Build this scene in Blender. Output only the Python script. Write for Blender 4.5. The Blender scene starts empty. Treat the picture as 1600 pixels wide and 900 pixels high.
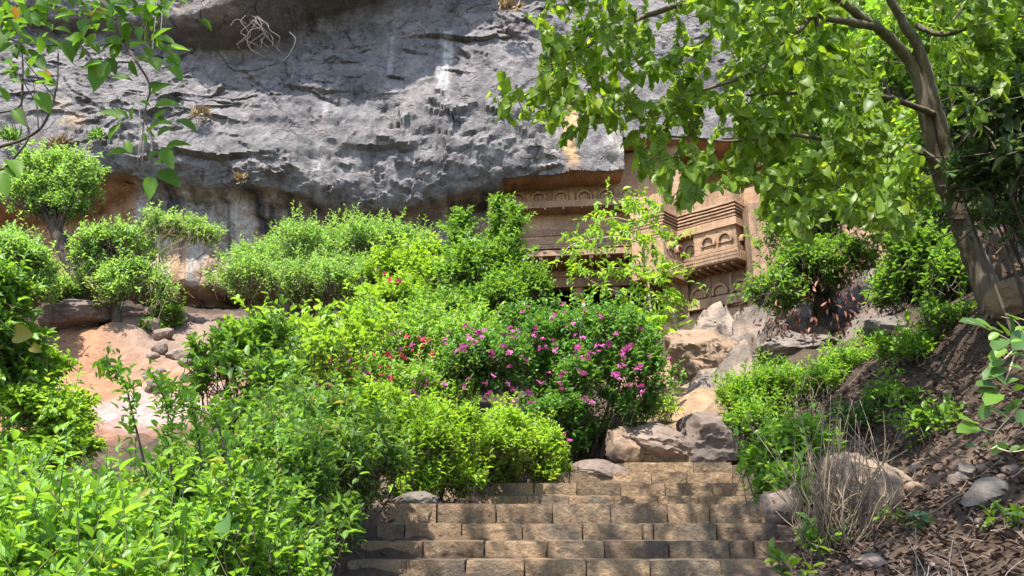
import bpy, bmesh, math, random
import numpy as np
from mathutils import Vector, Matrix

SC = bpy.context.scene
COL = SC.collection
R = math.radians
rng = np.random.default_rng(7)
random.seed(7)

# ------------------------------------------------------------------ camera
EYE = 1.6
FPX = 1256.0                      # focal length in pixels of the 1600 px wide photograph
PITCH = math.atan((805 - 450) / FPX)
cam_d = bpy.data.cameras.new('camera')
cam_d.sensor_width = 36.0
cam_d.lens = 36.0 * FPX / 1600.0
cam_d.clip_start = 0.05
cam_d.clip_end = 500
cam = bpy.data.objects.new('camera', cam_d)
COL.objects.link(cam)
cam.location = (0, 0, EYE)
cam.rotation_euler = (R(90) + PITCH, 0, 0)
SC.camera = cam

# ------------------------------------------------------------------ sky, sun, exposure
SUN_EL, SUN_AZ = R(62), R(24)     # azimuth: how far the sun stands to the left of straight behind the camera
w = bpy.data.worlds.new('World')
SC.world = w
w.use_nodes = True
nt = w.node_tree
sky = nt.nodes.new('ShaderNodeTexSky')
sky.sky_type = 'NISHITA'
sky.sun_disc = False
sky.sun_elevation = SUN_EL
bg = nt.nodes['Background']
bg.inputs[1].default_value = 0.15
nt.links.new(sky.outputs[0], bg.inputs[0])
sd = bpy.data.lights.new('sun', 'SUN')
sd.energy = 3.6
sd.angle = R(0.55)
sd.color = (1.0, 0.94, 0.85)
sun = bpy.data.objects.new('sun', sd)
COL.objects.link(sun)
SUND = Vector((-math.sin(SUN_AZ) * math.cos(SUN_EL), -math.cos(SUN_AZ) * math.cos(SUN_EL), math.sin(SUN_EL)))
sun.location = SUND * 60
sun.rotation_euler = (-SUND).to_track_quat('-Z', 'Y').to_euler()
# in the Nishita sky rotation 0 puts the sun towards +Y, growing clockwise seen from above
sky.sun_rotation = math.atan2(SUND.x, SUND.y)
SC.view_settings.view_transform = 'Standard'
SC.view_settings.look = 'None'
SC.view_settings.exposure = 1.75
SC.view_settings.gamma = 1.0
SC.view_settings.use_curve_mapping = False
SC.cycles.max_bounces = 6
SC.cycles.diffuse_bounces = 4
SC.cycles.glossy_bounces = 2
SC.cycles.transmission_bounces = 3
SC.cycles.transparent_max_bounces = 4
SC.cycles.caustics_reflective = False
SC.cycles.caustics_refractive = False
SC.cycles.use_denoising = True

# ------------------------------------------------------------------ projection: photo pixel -> place in the world
CP, SP = math.cos(PITCH), math.sin(PITCH)

def ray(px, py):
    x = (px - 800) / FPX
    v = (450 - py) / FPX
    return np.array([x, CP - v * SP, SP + v * CP])

def at(px, py, Y):
    d = ray(px, py)
    return d * (Y / d[1]) + np.array([0, 0, EYE])

def mpp(p):                       # metres per photo pixel at a point
    return (p[1] * CP + (p[2] - EYE) * SP) / FPX

def project(P):
    P = np.asarray(P, float)
    z = P[..., 2] - EYE
    dep = P[..., 1] * CP + z * SP
    up = -P[..., 1] * SP + z * CP
    dep = np.where(np.abs(dep) < 1e-4, 1e-4, dep)
    return 800 + FPX * P[..., 0] / dep, 450 - FPX * up / dep, dep

# ------------------------------------------------------------------ numpy noise
def _hash(ix, iy, iz, seed):
    h = (ix.astype(np.int64) * 374761393 + iy.astype(np.int64) * 668265263 + iz.astype(np.int64) * 2147483647 + seed * 1274126177) & 0xFFFFFFFF
    h = ((h ^ (h >> 13)) * 1274126177) & 0xFFFFFFFF
    h = ((h ^ (h >> 16)) * 2246822519) & 0xFFFFFFFF
    return ((h ^ (h >> 15)) & 0xFFFFFF) / float(0xFFFFFF)

def vnoise(P, seed=0):
    P = np.asarray(P, float)
    i = np.floor(P)
    f = P - i
    f = f * f * f * (f * (f * 6 - 15) + 10)
    i = i.astype(np.int64)
    r = 0
    for dx in (0, 1):
        wx = f[..., 0] if dx else 1 - f[..., 0]
        for dy in (0, 1):
            wy = f[..., 1] if dy else 1 - f[..., 1]
            for dz in (0, 1):
                wz = f[..., 2] if dz else 1 - f[..., 2]
                r = r + wx * wy * wz * _hash(i[..., 0] + dx, i[..., 1] + dy, i[..., 2] + dz, seed)
    return r * 2 - 1

def fbm(P, octaves=4, seed=0, gain=0.5, ridged=False):
    P = np.asarray(P, float)
    a, s, tot = 1.0, 0.0, 0.0
    for k in range(octaves):
        n = vnoise(P * (2.03 ** k), seed + k * 17)
        if ridged:
            n = 1 - 2 * np.abs(n)
        s = s + a * n
        tot += a
        a *= gain
    return s / tot

def facets(u, v, seed, tilt=0.5):
    """broken rock: every jittered cell is its own tilted plane"""
    iu, iv = np.floor(u).astype(np.int64), np.floor(v).astype(np.int64)
    best = np.full(u.shape, 1e9)
    out = np.zeros(u.shape)
    z = np.zeros_like(iu)
    for du in (-1, 0, 1):
        for dv in (-1, 0, 1):
            cu, cv = iu + du, iv + dv
            pu = cu + 0.1 + 0.8 * _hash(cu, cv, z, seed)
            pv = cv + 0.1 + 0.8 * _hash(cu, cv, z + 1, seed)
            d = (u - pu) ** 2 + (v - pv) ** 2
            val = (_hash(cu, cv, z + 2, seed) - 0.5) + tilt * ((u - pu) * (_hash(cu, cv, z + 3, seed) - 0.5) * 2 + (v - pv) * (_hash(cu, cv, z + 4, seed) - 0.35) * 2)
            m = d < best
            best = np.where(m, d, best)
            out = np.where(m, val, out)
    return out

# ------------------------------------------------------------------ objects
def tag(o, label=None, cat=None, group=None, kind=None):
    if label: o['label'] = label
    if cat: o['category'] = cat
    if group: o['group'] = group
    if kind: o['kind'] = kind
    return o

def thing(name, label, cat, loc=(0, 0, 0), rz=0.0, group=None):
    o = bpy.data.objects.new(name, None)
    o.empty_display_size = 0.2
    COL.objects.link(o)
    o.location = loc
    o.rotation_euler = (0, 0, rz)
    return tag(o, label, cat, group)

def link(name, me, parent=None, world=True):
    """world=True: mesh data is in world coordinates; the parent only moves, it is not turned"""
    o = bpy.data.objects.new(name, me)
    COL.objects.link(o)
    if parent is not None:
        o.parent = parent
        if world:
            o.location = (-parent.location.x, -parent.location.y, -parent.location.z)
    return o

def mesh_np(name, V, F, mat, smooth=True, attrs=None, cattr=None):
    """V (n,3); F (m,3) or (m,4) index array"""
    me = bpy.data.meshes.new(name)
    V = np.ascontiguousarray(V, np.float32)
    F = np.ascontiguousarray(F, np.int32)
    m, k = F.shape
    me.vertices.add(len(V))
    me.vertices.foreach_set('co', V.ravel())
    me.loops.add(m * k)
    me.loops.foreach_set('vertex_index', F.ravel())
    me.polygons.add(m)
    me.polygons.foreach_set('loop_start', np.arange(0, m * k, k, dtype=np.int32))
    me.polygons.foreach_set('loop_total', np.full(m, k, np.int32))
    me.polygons.foreach_set('use_smooth', np.full(m, smooth, bool))
    if mat is not None:
        me.materials.append(mat)
    me.update(calc_edges=True)
    for an, (dom, val) in (attrs or {}).items():
        a = me.attributes.new(an, 'FLOAT', dom)
        a.data.foreach_set('value', np.ascontiguousarray(val, np.float32))
    for an, val in (cattr or {}).items():
        a = me.attributes.new(an, 'FLOAT_COLOR', 'POINT')
        c = np.ones((len(V), 4), np.float32)
        c[:, :3] = val
        a.data.foreach_set('color', c.ravel())
    return me

def mesh_bm(name, bm, mat, smooth=False):
    me = bpy.data.meshes.new(name)
    bmesh.ops.recalc_face_normals(bm, faces=bm.faces)
    bm.to_mesh(me)
    bm.free()
    for p in me.polygons:
        p.use_smooth = smooth
    me.materials.append(mat)
    return me

# ------------------------------------------------------------------ materials
def new_mat(name):
    m = bpy.data.materials.new(name)
    m.use_nodes = True
    t = m.node_tree
    t.nodes.clear()
    return m, t, (lambda k: t.nodes.new('ShaderNode' + k)), t.links.new

def mixc(N, L, fac, a, b, mode='MIX'):
    n = N('Mix')
    n.data_type = 'RGBA'
    n.blend_type = mode
    n.clamp_result = False
    for s, v in ((0, fac), (6, a), (7, b)):
        if isinstance(v, (int, float)):
            n.inputs[s].default_value = v
        elif isinstance(v, tuple):
            n.inputs[s].default_value = (*v, 1)
        else:
            L(v, n.inputs[s])
    return n.outputs[2]

def noise_node(N, L, vec, scale, detail=6, rough=0.6, dist=0.0):
    n = N('TexNoise')
    n.inputs['Scale'].default_value = scale
    n.inputs['Detail'].default_value = detail
    n.inputs['Roughness'].default_value = rough
    n.inputs['Distortion'].default_value = dist
    if vec is not None:
        L(vec, n.inputs['Vector'])
    return n

def maprange(N, L, v, a, b, c=0.0, d=1.0):
    n = N('MapRange')
    L(v, n.inputs[0])
    for i, x in enumerate((a, b, c, d)):
        n.inputs[1 + i].default_value = x
    return n.outputs[0]

def leaf_mat(name, dark, light, trans=0.35, rough=0.42, odd=None, odd_at=0.95, spec=0.35, tcol=None):
    """leaf: own colour varies from leaf to leaf; light shines through the blade"""
    m, t, N, L = new_mat(name)
    at_ = N('Attribute'); at_.attribute_name = 'rnd'
    oi = N('ObjectInfo')
    add = N('Math'); add.operation = 'ADD'
    L(at_.outputs['Fac'], add.inputs[0]); L(oi.outputs['Random'], add.inputs[1])
    fr = N('Math'); fr.operation = 'FRACT'; L(add.outputs[0], fr.inputs[0])
    ramp = N('ValToRGB')
    e = ramp.color_ramp.elements
    e[0].position = 0.0; e[0].color = (dark[0] * 0.75, dark[1] * 0.72, dark[2] * 0.9, 1)
    e[1].position = 0.86; e[1].color = (*light, 1)
    if odd:
        x = e.new(odd_at); x.color = (*light, 1)
        x = e.new(min(0.999, odd_at + 0.01)); x.color = (*odd, 1)
    L(fr.outputs[0], ramp.inputs[0])
    tc = N('TexCoord')
    nz = noise_node(N, L, tc.outputs['Object'], 22, 3)
    col = mixc(N, L, maprange(N, L, nz.outputs[0], 0.35, 0.7, 0.0, 0.35), ramp.outputs[0], (dark[0] * 1.6, dark[1] * 1.25, dark[2]), 'MIX')
    p = N('BsdfPrincipled')
    L(col, p.inputs['Base Color'])
    p.inputs['Roughness'].default_value = rough
    p.inputs['Specular IOR Level'].default_value = spec
    tr = N('BsdfTranslucent')
    tcol = tcol or (1.9, 1.75, 0.75)
    tcn = mixc(N, L, 1.0, col, tcol, 'MULTIPLY')
    L(tcn, tr.inputs[0])
    mx = N('MixShader')
    mx.inputs[0].default_value = trans
    L(p.outputs[0], mx.inputs[1]); L(tr.outputs[0], mx.inputs[2])
    o = N('OutputMaterial'); L(mx.outputs[0], o.inputs[0])
    return m

def rock_mat(name, c1, c2, c3, scale=3.0, bump=0.35, bdist=0.05, rough=0.9, attr=None, fine=14.0, moss=None, vary=0.18, cracks=0, stain=0):
    """weathered stone: patches, grain, pits; attr gives the stone's own stains"""
    m, t, N, L = new_mat(name)
    tc = N('TexCoord')
    vec = tc.outputs['Object']
    oi = N('ObjectInfo')
    off = N('VectorMath'); off.operation = 'ADD'
    L(vec, off.inputs[0])
    sc_ = N('VectorMath'); sc_.operation = 'SCALE'; sc_.inputs[0].default_value = (13, 7, 5)
    L(oi.outputs['Random'], sc_.inputs['Scale']); L(sc_.outputs[0], off.inputs[1])
    vec = off.outputs[0]
    n1 = noise_node(N, L, vec, scale, 8, 0.65, 0.4)
    n2 = noise_node(N, L, vec, fine, 8, 0.7)
    n3 = noise_node(N, L, vec, scale * 0.35, 4, 0.5)
    if attr:
        a = N('Attribute'); a.attribute_name = attr
        base = a.outputs['Color']
        v = N('Value')
        k1 = mixc(N, L, maprange(N, L, n1.outputs[0], 0.3, 0.7), (0.62, 0.62, 0.62), (1.3, 1.28, 1.25))
        base = mixc(N, L, 1.0, base, k1, 'MULTIPLY')
    else:
        base = mixc(N, L, maprange(N, L, n1.outputs[0], 0.35, 0.65), c1, c2)
        base = mixc(N, L, maprange(N, L, n3.outputs[0], 0.5, 0.66), base, c3)
        vr = mixc(N, L, oi.outputs['Random'], (1 - vary * 1.1, 1 - vary * 1.1, 1 - vary), (1 + vary, 1 + vary * 0.85, 1 + vary * 0.6))
        base = mixc(N, L, 1.0, base, vr, 'MULTIPLY')
    k2 = mixc(N, L, maprange(N, L, n2.outputs[0], 0.32, 0.68), (0.7, 0.7, 0.7), (1.22, 1.22, 1.22))
    base = mixc(N, L, 1.0, base, k2, 'MULTIPLY')
    if moss:
        n4 = noise_node(N, L, vec, scale * 1.6, 5, 0.6)
        base = mixc(N, L, maprange(N, L, n4.outputs[0], 0.62, 0.74, 0, 0.5), base, moss)
    if stain:
        mp = N('Mapping'); mp.inputs['Scale'].default_value = (1.6, 1.6, 0.22); L(vec, mp.inputs['Vector'])
        n5 = noise_node(N, L, mp.outputs[0], 1.5, 6, 0.65)
        base = mixc(N, L, maprange(N, L, n5.outputs[0], 0.5, 0.68, 0, stain), base, (0.07, 0.055, 0.045))
        base = mixc(N, L, maprange(N, L, n5.outputs[0], 0.46, 0.32, 0, stain * 0.6), base, (0.36, 0.29, 0.22))
    crk = None
    if cracks:
        wv0 = mixc(N, L, 0.22, vec, n1.outputs['Color'])
        mp = N('Mapping'); mp.inputs['Scale'].default_value = (1.0, 1.0, 1.7); mp.inputs['Rotation'].default_value = (0, 0.5, 0); L(wv0, mp.inputs['Vector'])
        cv = N('TexVoronoi'); cv.feature = 'DISTANCE_TO_EDGE'; cv.inputs['Scale'].default_value = cracks; L(mp.outputs[0], cv.inputs['Vector'])
        n6 = noise_node(N, L, vec, 0.9, 3)
        ln = maprange(N, L, cv.outputs['Distance'], 0.0, 0.035, 1.0, 0.0)
        lm = N('Math'); lm.operation = 'MULTIPLY'; L(ln, lm.inputs[0]); L(maprange(N, L, n6.outputs[0], 0.53, 0.66), lm.inputs[1])
        crk = lm.outputs[0]
        base = mixc(N, L, maprange(N, L, crk, 0, 1, 0, 0.35), base, (0.05, 0.045, 0.045))
    p = N('BsdfPrincipled')
    L(base, p.inputs['Base Color'])
    p.inputs['Roughness'].default_value = rough
    p.inputs['Specular IOR Level'].default_value = 0.25
    vo = N('TexVoronoi'); vo.feature = 'F1'
    vo.inputs['Scale'].default_value = fine * 0.45
    wv = mixc(N, L, 0.12, vec, n1.outputs['Color'])
    L(wv, vo.inputs['Vector'])
    hs = N('Math'); hs.operation = 'MULTIPLY_ADD'
    L(vo.outputs['Distance'], hs.inputs[0]); hs.inputs[1].default_value = 0.45
    L(n2.outputs[0], hs.inputs[2])
    h2 = N('Math'); h2.operation = 'ADD'
    L(hs.outputs[0], h2.inputs[0]); L(n1.outputs[0], h2.inputs[1])
    if crk is not None:
        h3 = N('Math'); h3.operation = 'SUBTRACT'; L(h2.outputs[0], h3.inputs[0]); L(crk, h3.inputs[1]); h2 = h3
    b = N('Bump'); b.inputs['Strength'].default_value = bump; b.inputs['Distance'].default_value = bdist
    L(h2.outputs[0], b.inputs['Height'])
    L(b.outputs[0], p.inputs['Normal'])
    o = N('OutputMaterial'); L(p.outputs[0], o.inputs[0])
    return m

def plain_mat(name, c1, c2, scale=8, rough=0.85, bump=0.2, stretch=None):
    m, t, N, L = new_mat(name)
    tc = N('TexCoord')
    vec = tc.outputs['Object']
    if stretch:
        mp = N('Mapping'); mp.inputs['Scale'].default_value = stretch
        L(vec, mp.inputs['Vector']); vec = mp.outputs[0]
    oi = N('ObjectInfo')
    n1 = noise_node(N, L, vec, scale, 6, 0.65)
    base = mixc(N, L, maprange(N, L, n1.outputs[0], 0.3, 0.7), c1, c2)
    vr = mixc(N, L, oi.outputs['Random'], (0.85, 0.85, 0.85), (1.15, 1.15, 1.15))
    base = mixc(N, L, 1.0, base, vr, 'MULTIPLY')
    p = N('BsdfPrincipled')
    L(base, p.inputs['Base Color'])
    p.inputs['Roughness'].default_value = rough
    p.inputs['Specular IOR Level'].default_value = 0.3
    b = N('Bump'); b.inputs['Strength'].default_value = bump; b.inputs['Distance'].default_value = 0.02
    L(n1.outputs[0], b.inputs['Height']); L(b.outputs[0], p.inputs['Normal'])
    o = N('OutputMaterial'); L(p.outputs[0], o.inputs[0])
    return m

M = {}
M['cliff'] = rock_mat('cliff_rock', None, None, None, 1.1, 0.9, 0.14, 0.85, attr='tone', fine=7.0, cracks=1.6)
M['ground'] = rock_mat('soil', None, None, None, 2.2, 0.7, 0.06, 0.95, attr='tone', fine=16.0)
M['bedrock'] = rock_mat('bedrock_stone', None, None, None, 1.4, 0.8, 0.08, 0.9, attr='tone', fine=8.0, cracks=1.3)
M['step'] = rock_mat('step_stone', (0.215, 0.15, 0.092), (0.30, 0.21, 0.132), (0.13, 0.105, 0.08), 5.0, 0.9, 0.055, 0.9, fine=24.0, vary=0.3, stain=0.3, moss=(0.07, 0.085, 0.035))
M['temple'] = rock_mat('carved_stone', (0.31, 0.195, 0.115), (0.39, 0.25, 0.155), (0.23, 0.155, 0.10), 0.9, 0.6, 0.04, 0.9, fine=9.0, stain=0.55)
M['hall'] = plain_mat('hall_painted_shade', (0.03, 0.025, 0.02), (0.05, 0.04, 0.03))  # near-black colour stands in for the shade of unlit depths
M['boulder'] = rock_mat('boulder_stone', (0.165, 0.125, 0.10), (0.22, 0.17, 0.14), (0.13, 0.108, 0.098), 1.3, 0.6, 0.06, 0.9, fine=9.0)
M['boulder_tan'] = rock_mat('tan_stone', (0.21, 0.145, 0.10), (0.28, 0.20, 0.14), (0.17, 0.13, 0.10), 1.3, 0.6, 0.06, 0.9, fine=9.0)
M['boulder_gray'] = rock_mat('gray_stone', (0.135, 0.115, 0.098), (0.19, 0.165, 0.14), (0.09, 0.078, 0.07), 1.3, 0.6, 0.06, 0.9, fine=9.0)
M['bark'] = plain_mat('bark', (0.075, 0.058, 0.042), (0.19, 0.155, 0.115), 14, 0.9, 0.7, (1, 1, 0.25))
M['bark_pale'] = plain_mat('pale_bark', (0.34, 0.26, 0.16), (0.50, 0.41, 0.27), 16, 0.9, 0.5, (1, 1, 0.3))
M['bark_dark'] = plain_mat('dark_bark', (0.045, 0.032, 0.025), (0.10, 0.075, 0.055), 14, 0.9, 0.5, (1, 1, 0.3))
M['twig_dry'] = plain_mat('dry_twig', (0.13, 0.09, 0.058), (0.30, 0.23, 0.155), 10, 0.9, 0.2)
M['stem_green'] = plain_mat('green_stem', (0.09, 0.12, 0.03), (0.16, 0.15, 0.06), 12, 0.7, 0.2)
M['root_white'] = plain_mat('bleached_root', (0.17, 0.145, 0.12), (0.30, 0.26, 0.22), 10, 0.9, 0.2)
M['litter'] = leaf_mat('dead_leaf', (0.05, 0.035, 0.026), (0.13, 0.092, 0.07), 0.12, 0.75, odd=(0.27, 0.205, 0.155), odd_at=0.84, spec=0.2, tcol=(1.3, 1.0, 0.7))
M['leaf_hedge'] = leaf_mat('hedge_leaf', (0.115, 0.25, 0.035), (0.21, 0.40, 0.06), 0.46, 0.4, odd=(0.30, 0.30, 0.06), odd_at=0.965)
M['leaf_hedge_bright'] = leaf_mat('bright_hedge_leaf', (0.15, 0.29, 0.03), (0.27, 0.46, 0.055), 0.46, 0.42, odd=(0.36, 0.34, 0.08), odd_at=0.97)
M['leaf_hedge_dull'] = leaf_mat('dull_hedge_leaf', (0.11, 0.235, 0.045), (0.20, 0.37, 0.075), 0.43, 0.45, odd=(0.26, 0.22, 0.09), odd_at=0.96)
M['leaf_tree'] = leaf_mat('tree_leaf', (0.115, 0.21, 0.026), (0.205, 0.33, 0.042), 0.56, 0.42, odd=(0.22, 0.30, 0.03), odd_at=0.95)
M['leaf_over'] = leaf_mat('overhead_leaf', (0.06, 0.15, 0.02), (0.105, 0.22, 0.025), 0.55, 0.5, odd=(0.22, 0.10, 0.04), odd_at=0.985, spec=0.2)
M['leaf_sprig'] = leaf_mat('sprig_leaf', (0.065, 0.15, 0.035), (0.13, 0.24, 0.022), 0.36, 0.4)
M['leaf_blue'] = leaf_mat('bluish_leaf', (0.06, 0.125, 0.055), (0.12, 0.20, 0.10), 0.28, 0.35)
M['leaf_boug'] = leaf_mat('bougainvillea_leaf', (0.06, 0.165, 0.03), (0.14, 0.30, 0.06), 0.38, 0.38)
M['leaf_bougl'] = leaf_mat('light_bougainvillea_leaf', (0.125, 0.27, 0.035), (0.23, 0.42, 0.07), 0.42, 0.4)
M['leaf_pale'] = leaf_mat('pale_leaf', (0.15, 0.31, 0.075), (0.27, 0.46, 0.15), 0.42, 0.45)
M['leaf_lime'] = leaf_mat('lime_leaf', (0.15, 0.30, 0.03), (0.27, 0.44, 0.06), 0.45, 0.42)
M['leaf_mid'] = leaf_mat('mid_green_leaf', (0.08, 0.19, 0.03), (0.17, 0.32, 0.055), 0.42, 0.42)
M['leaf_dark'] = leaf_mat('dark_leaf', (0.04, 0.105, 0.02), (0.095, 0.19, 0.04), 0.32, 0.42)
M['leaf_dead'] = leaf_mat('withered_leaf', (0.07, 0.03, 0.02), (0.17, 0.075, 0.048), 0.2, 0.7, odd=(0.5, 0.22, 0.15), odd_at=0.9, tcol=(1.3, 1.0, 0.8))
M['leaf_yellow'] = leaf_mat('yellowed_leaf', (0.13, 0.125, 0.01), (0.17, 0.16, 0.012), 0.3, 0.5)
M['grass_dry'] = leaf_mat('dry_grass', (0.30, 0.24, 0.13), (0.48, 0.40, 0.24), 0.25, 0.7, tcol=(1.2, 1.0, 0.7))
M['flower'] = leaf_mat('magenta_bract', (0.42, 0.05, 0.24), (0.56, 0.16, 0.42), 0.35, 0.6, tcol=(1.2, 1.0, 1.1))
M['flower_red'] = leaf_mat('crimson_bract', (0.52, 0.025, 0.085), (0.66, 0.08, 0.20), 0.35, 0.6, tcol=(1.2, 1.0, 1.0))
M['red_paint'] = plain_mat('red_paint', (0.45, 0.02, 0.02), (0.55, 0.04, 0.03), 8, 0.5, 0.05)
M['white_paint'] = plain_mat('white_paint', (0.7, 0.68, 0.65), (0.8, 0.79, 0.77), 8, 0.5, 0.05)

# ------------------------------------------------------------------ ground
STEPS = [  # top px, bottom px, joints in px, front Y, right-hand end kept
    (876, 903, [542, 635, 727, 820, 916, 1016, 1126, 1199], 6.60),
    (846, 876, [562, 661, 757, 854, 945, 1045, 1140, 1177, 1240], 6.95),
    (818, 846, [589, 632, 722, 816, 910, 1004, 1021, 1119, 1216], 7.30),
    (787, 818, [604, 683, 775, 863, 954, 1042, 1108, 1200], 7.65),
    (775, 789, [757, 824, 889, 960, 1028, 1092, 1190], 10.5),
    (755, 775, [768, 834, 901, 970, 1039, 1113, 1168], 11.0),
    (738, 755, [779, 833, 890, 956, 1018, 1073, 1144, 1166], 11.5),
    (722, 738, [975, 1027, 1083, 1144], 12.0),
    (711, 722, [1000, 1038, 1079, 1129, 1144], 12.5),
]
ctrl_px = [
    (555, 872, 6.7), (1245, 868, 6.9), (596, 800, 7.8), (1208, 800, 7.8), (700, 791, 8.6), (900, 791, 8.6), (1190, 791, 8.6),
    (640, 792, 9.6), (760, 776, 10.6), (1180, 776, 10.6), (780, 745, 11.6), (1170, 745, 11.6), (960, 740, 11.9), (990, 716, 12.6), (1145, 716, 12.6), (1060, 712, 12.9),
    (1080, 655, 14.8), (1085, 605, 17.5), (1080, 572, 20), (1080, 525, 24), (1090, 512, 26),
    (900, 512, 25.5), (1000, 512, 25.5), (1190, 495, 24.8), (1300, 460, 23.8), (1400, 432, 22.8), (1240, 560, 17), (1180, 650, 13.2),
    (1290, 872, 6.3), (1420, 900, 5.0), (1300, 740, 8.6), (1400, 700, 8.0), (1480, 760, 6.2), (1450, 620, 9.5), (1500, 560, 9.2), (1540, 478, 9.0), (1600, 500, 8.0),
    (1400, 530, 12.5), (1350, 590, 11.5), (1280, 650, 10.5), (1600, 700, 5.5), (1600, 880, 4.2), (1600, 420, 11.5), (1440, 470, 15),
    (880, 740, 12.6), (650, 740, 11.0), (600, 650, 16), (750, 640, 16), (500, 570, 21), (650, 530, 24), (450, 510, 26), (780, 530, 24),
    (85, 505, 23.5), (200, 520, 23.0), (290, 575, 21.8), (130, 580, 21.4), (180, 650, 19.0), (270, 690, 17.5), (230, 610, 20.3), (150, 492, 25), (300, 492, 27.2), (20, 470, 27), (0, 520, 23),
    (20, 700, 16), (120, 760, 13), (350, 750, 11), (450, 800, 8.5), (-150, 640, 18),
]
ctrl = [tuple(at(*c)) for c in ctrl_px]
ctrl += [(-5, 2, 0.0), (0, 2, -0.1), (4, 2, 0.7), (0, 4.6, 0.1), (-3, 4.5, 0.3), (-6, 5, 0.6), (0, 6.2, 0.95), (7, 3, 2.4), (9, 7, 4.6), (12, 12, 7.5), (0, -10, -0.8), (-20, -8, -0.8), (20, -8, 3.5),
         (-25, 8, 0.8), (-40, 10, 1.0), (-40, 26, 8.0), (-24, 27, 8.8), (30, 12, 9.0), (35, 28, 11), (16, 24, 11), (-12, 6, 0.8), (-1.6, 5.6, 0.75), (-45, -10, -1), (40, -10, 4)]
ctrl = np.array(ctrl)

def tps_fit(P, z, lam=0.02):
    n = len(P)
    d = np.linalg.norm(P[:, None] - P[None], axis=2)
    K = np.where(d > 0, d * d * np.log(d + 1e-12), 0)
    A = np.zeros((n + 3, n + 3))
    A[:n, :n] = K + lam * np.eye(n)
    A[:n, n] = 1; A[:n, n + 1:] = P
    A[n, :n] = 1; A[n + 1:, :n] = P.T
    return np.linalg.solve(A, np.concatenate([z, [0, 0, 0]]))

_W = tps_fit(ctrl[:, :2], ctrl[:, 2])

def ground0(x, y):
    x = np.asarray(x, float); y = np.asarray(y, float)
    sh = x.shape
    q = np.stack([x.ravel(), y.ravel()], 1)
    z = np.zeros(len(q))
    for s in range(0, len(q), 20000):
        d = np.linalg.norm(q[s:s + 20000, None] - ctrl[None, :, :2], axis=2)
        z[s:s + 20000] = np.where(d > 0, d * d * np.log(d + 1e-12), 0) @ _W[:len(ctrl)] + _W[len(ctrl)] + q[s:s + 20000] @ _W[len(ctrl) + 1:]
    return np.clip(z.reshape(sh), -1.5, 16)

STEP_GEO = []
for (ty, by, joints, Y) in STEPS:
    zt = at(900, ty, Y)[2]; zb = at(900, by, Y)[2]
    xs = [at(j, ty, Y)[0] for j in joints]
    STEP_GEO.append((zt, zb, xs, Y))

def ground(x, y):
    x = np.asarray(x, float); y = np.asarray(y, float)
    z = ground0(x, y)
    P = np.stack([x, y, np.zeros_like(x)], -1)
    z = z + 0.10 * fbm(P * 0.7, 3, 5) + 0.05 * fbm(P * 2.6, 3, 9)
    for k, (zt, zb, xs, Y) in enumerate(STEP_GEO):      # the stairs are dug into the slope
        yn = STEP_GEO[k + 1][3] if k + 1 < len(STEP_GEO) else Y + 0.5
        m = (x > xs[0] - 0.02) & (x < xs[-1] + 0.02) & (y > Y - 0.08) & (y < yn + 0.02)
        z = np.where(m, np.minimum(z, zt - 0.012), z)
        if k in (3, 8):
            z = np.where(m & (y > Y + 0.25), zt - 0.012 - 0.01 * np.abs(fbm(P * 3, 2, 3)), z)
        if k == 0:
            m2 = (x > xs[0] - 0.3) & (x < xs[-1] + 0.1) & (y <= Y - 0.05) & (y > 4.5)
            z = np.where(m2, np.minimum(z, zb + 0.02 - 0.45 * (Y - y)), z)
    return z

def gz(x, y):
    return float(ground(np.array([x]), np.array([y]))[0])

def smooth01(x, a, b):
    t = np.clip((x - a) / (b - a), 0, 1)
    return t * t * (3 - 2 * t)

gx = np.concatenate([np.linspace(-90, -22, 24), np.arange(-21.8, 13, 0.13), np.linspace(13.2, 90, 26)])
gy = np.concatenate([np.linspace(-60, 2, 24), np.arange(2.2, 31, 0.13), np.linspace(31.5, 120, 20)])
GX, GY = np.meshgrid(gx, gy)
GZ = ground(GX, GY)
GZ += 0.035 * fbm(np.stack([GX, GY, GX * 0], -1) * 7, 2, 21) + np.where((GY > 13) & (GX < 12), 0.22 * fbm(np.stack([GX, GY, GX * 0], -1) * 0.9, 4, 23, ridged=True) + 0.16 * facets(GX / 1.3, GY / 0.8, 25, 0.8), 0)
px_, py_, dep_ = project(np.stack([GX, GY, GZ], -1))
nz1 = fbm(np.stack([GX, GY, GZ], -1) * 0.9, 4, 31)
nz2 = fbm(np.stack([GX, GY, GZ], -1) * 3.1, 3, 41)
tone = np.zeros(GX.shape + (3,))
tone[:] = (0.075, 0.052, 0.037)
def patch(c, X0, Y0, rx, ry, soft=0.4, k=1.0):
    d = np.sqrt(((GX - X0) / rx) ** 2 + ((GY - Y0) / ry) ** 2) + 0.25 * nz1
    m = (1 - smooth01(d, 1 - soft, 1 + soft))[..., None] * k
    tone[:] = tone * (1 - m) + np.array(c) * m
a1 = at(190, 570, 21.5); patch((0.33, 0.172, 0.098), a1[0], 20.9, 3.6, 4.0)             # bare earth slip
a1 = at(225, 640, 19.3); patch((0.36, 0.27, 0.26), a1[0], 19.2, 1.5, 1.1, 0.5, 0.8)
a1 = at(300, 540, 23); patch((0.25, 0.185, 0.15), a1[0], 24, 2.4, 2.5, 0.5, 0.9)
a1 = at(1080, 610, 17); patch((0.33, 0.22, 0.135), a1[0] - 0.1, 17.0, 1.3, 3.4, 0.4)          # sandy path above the stairs
a1 = at(900, 791, 8.9); patch((0.22, 0.16, 0.105), a1[0], 9.3, 2.6, 2.0, 0.3)
a1 = at(1330, 850, 6.6); patch((0.19, 0.13, 0.095), a1[0], 6.6, 1.2, 1.0, 0.5, 0.8)
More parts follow.
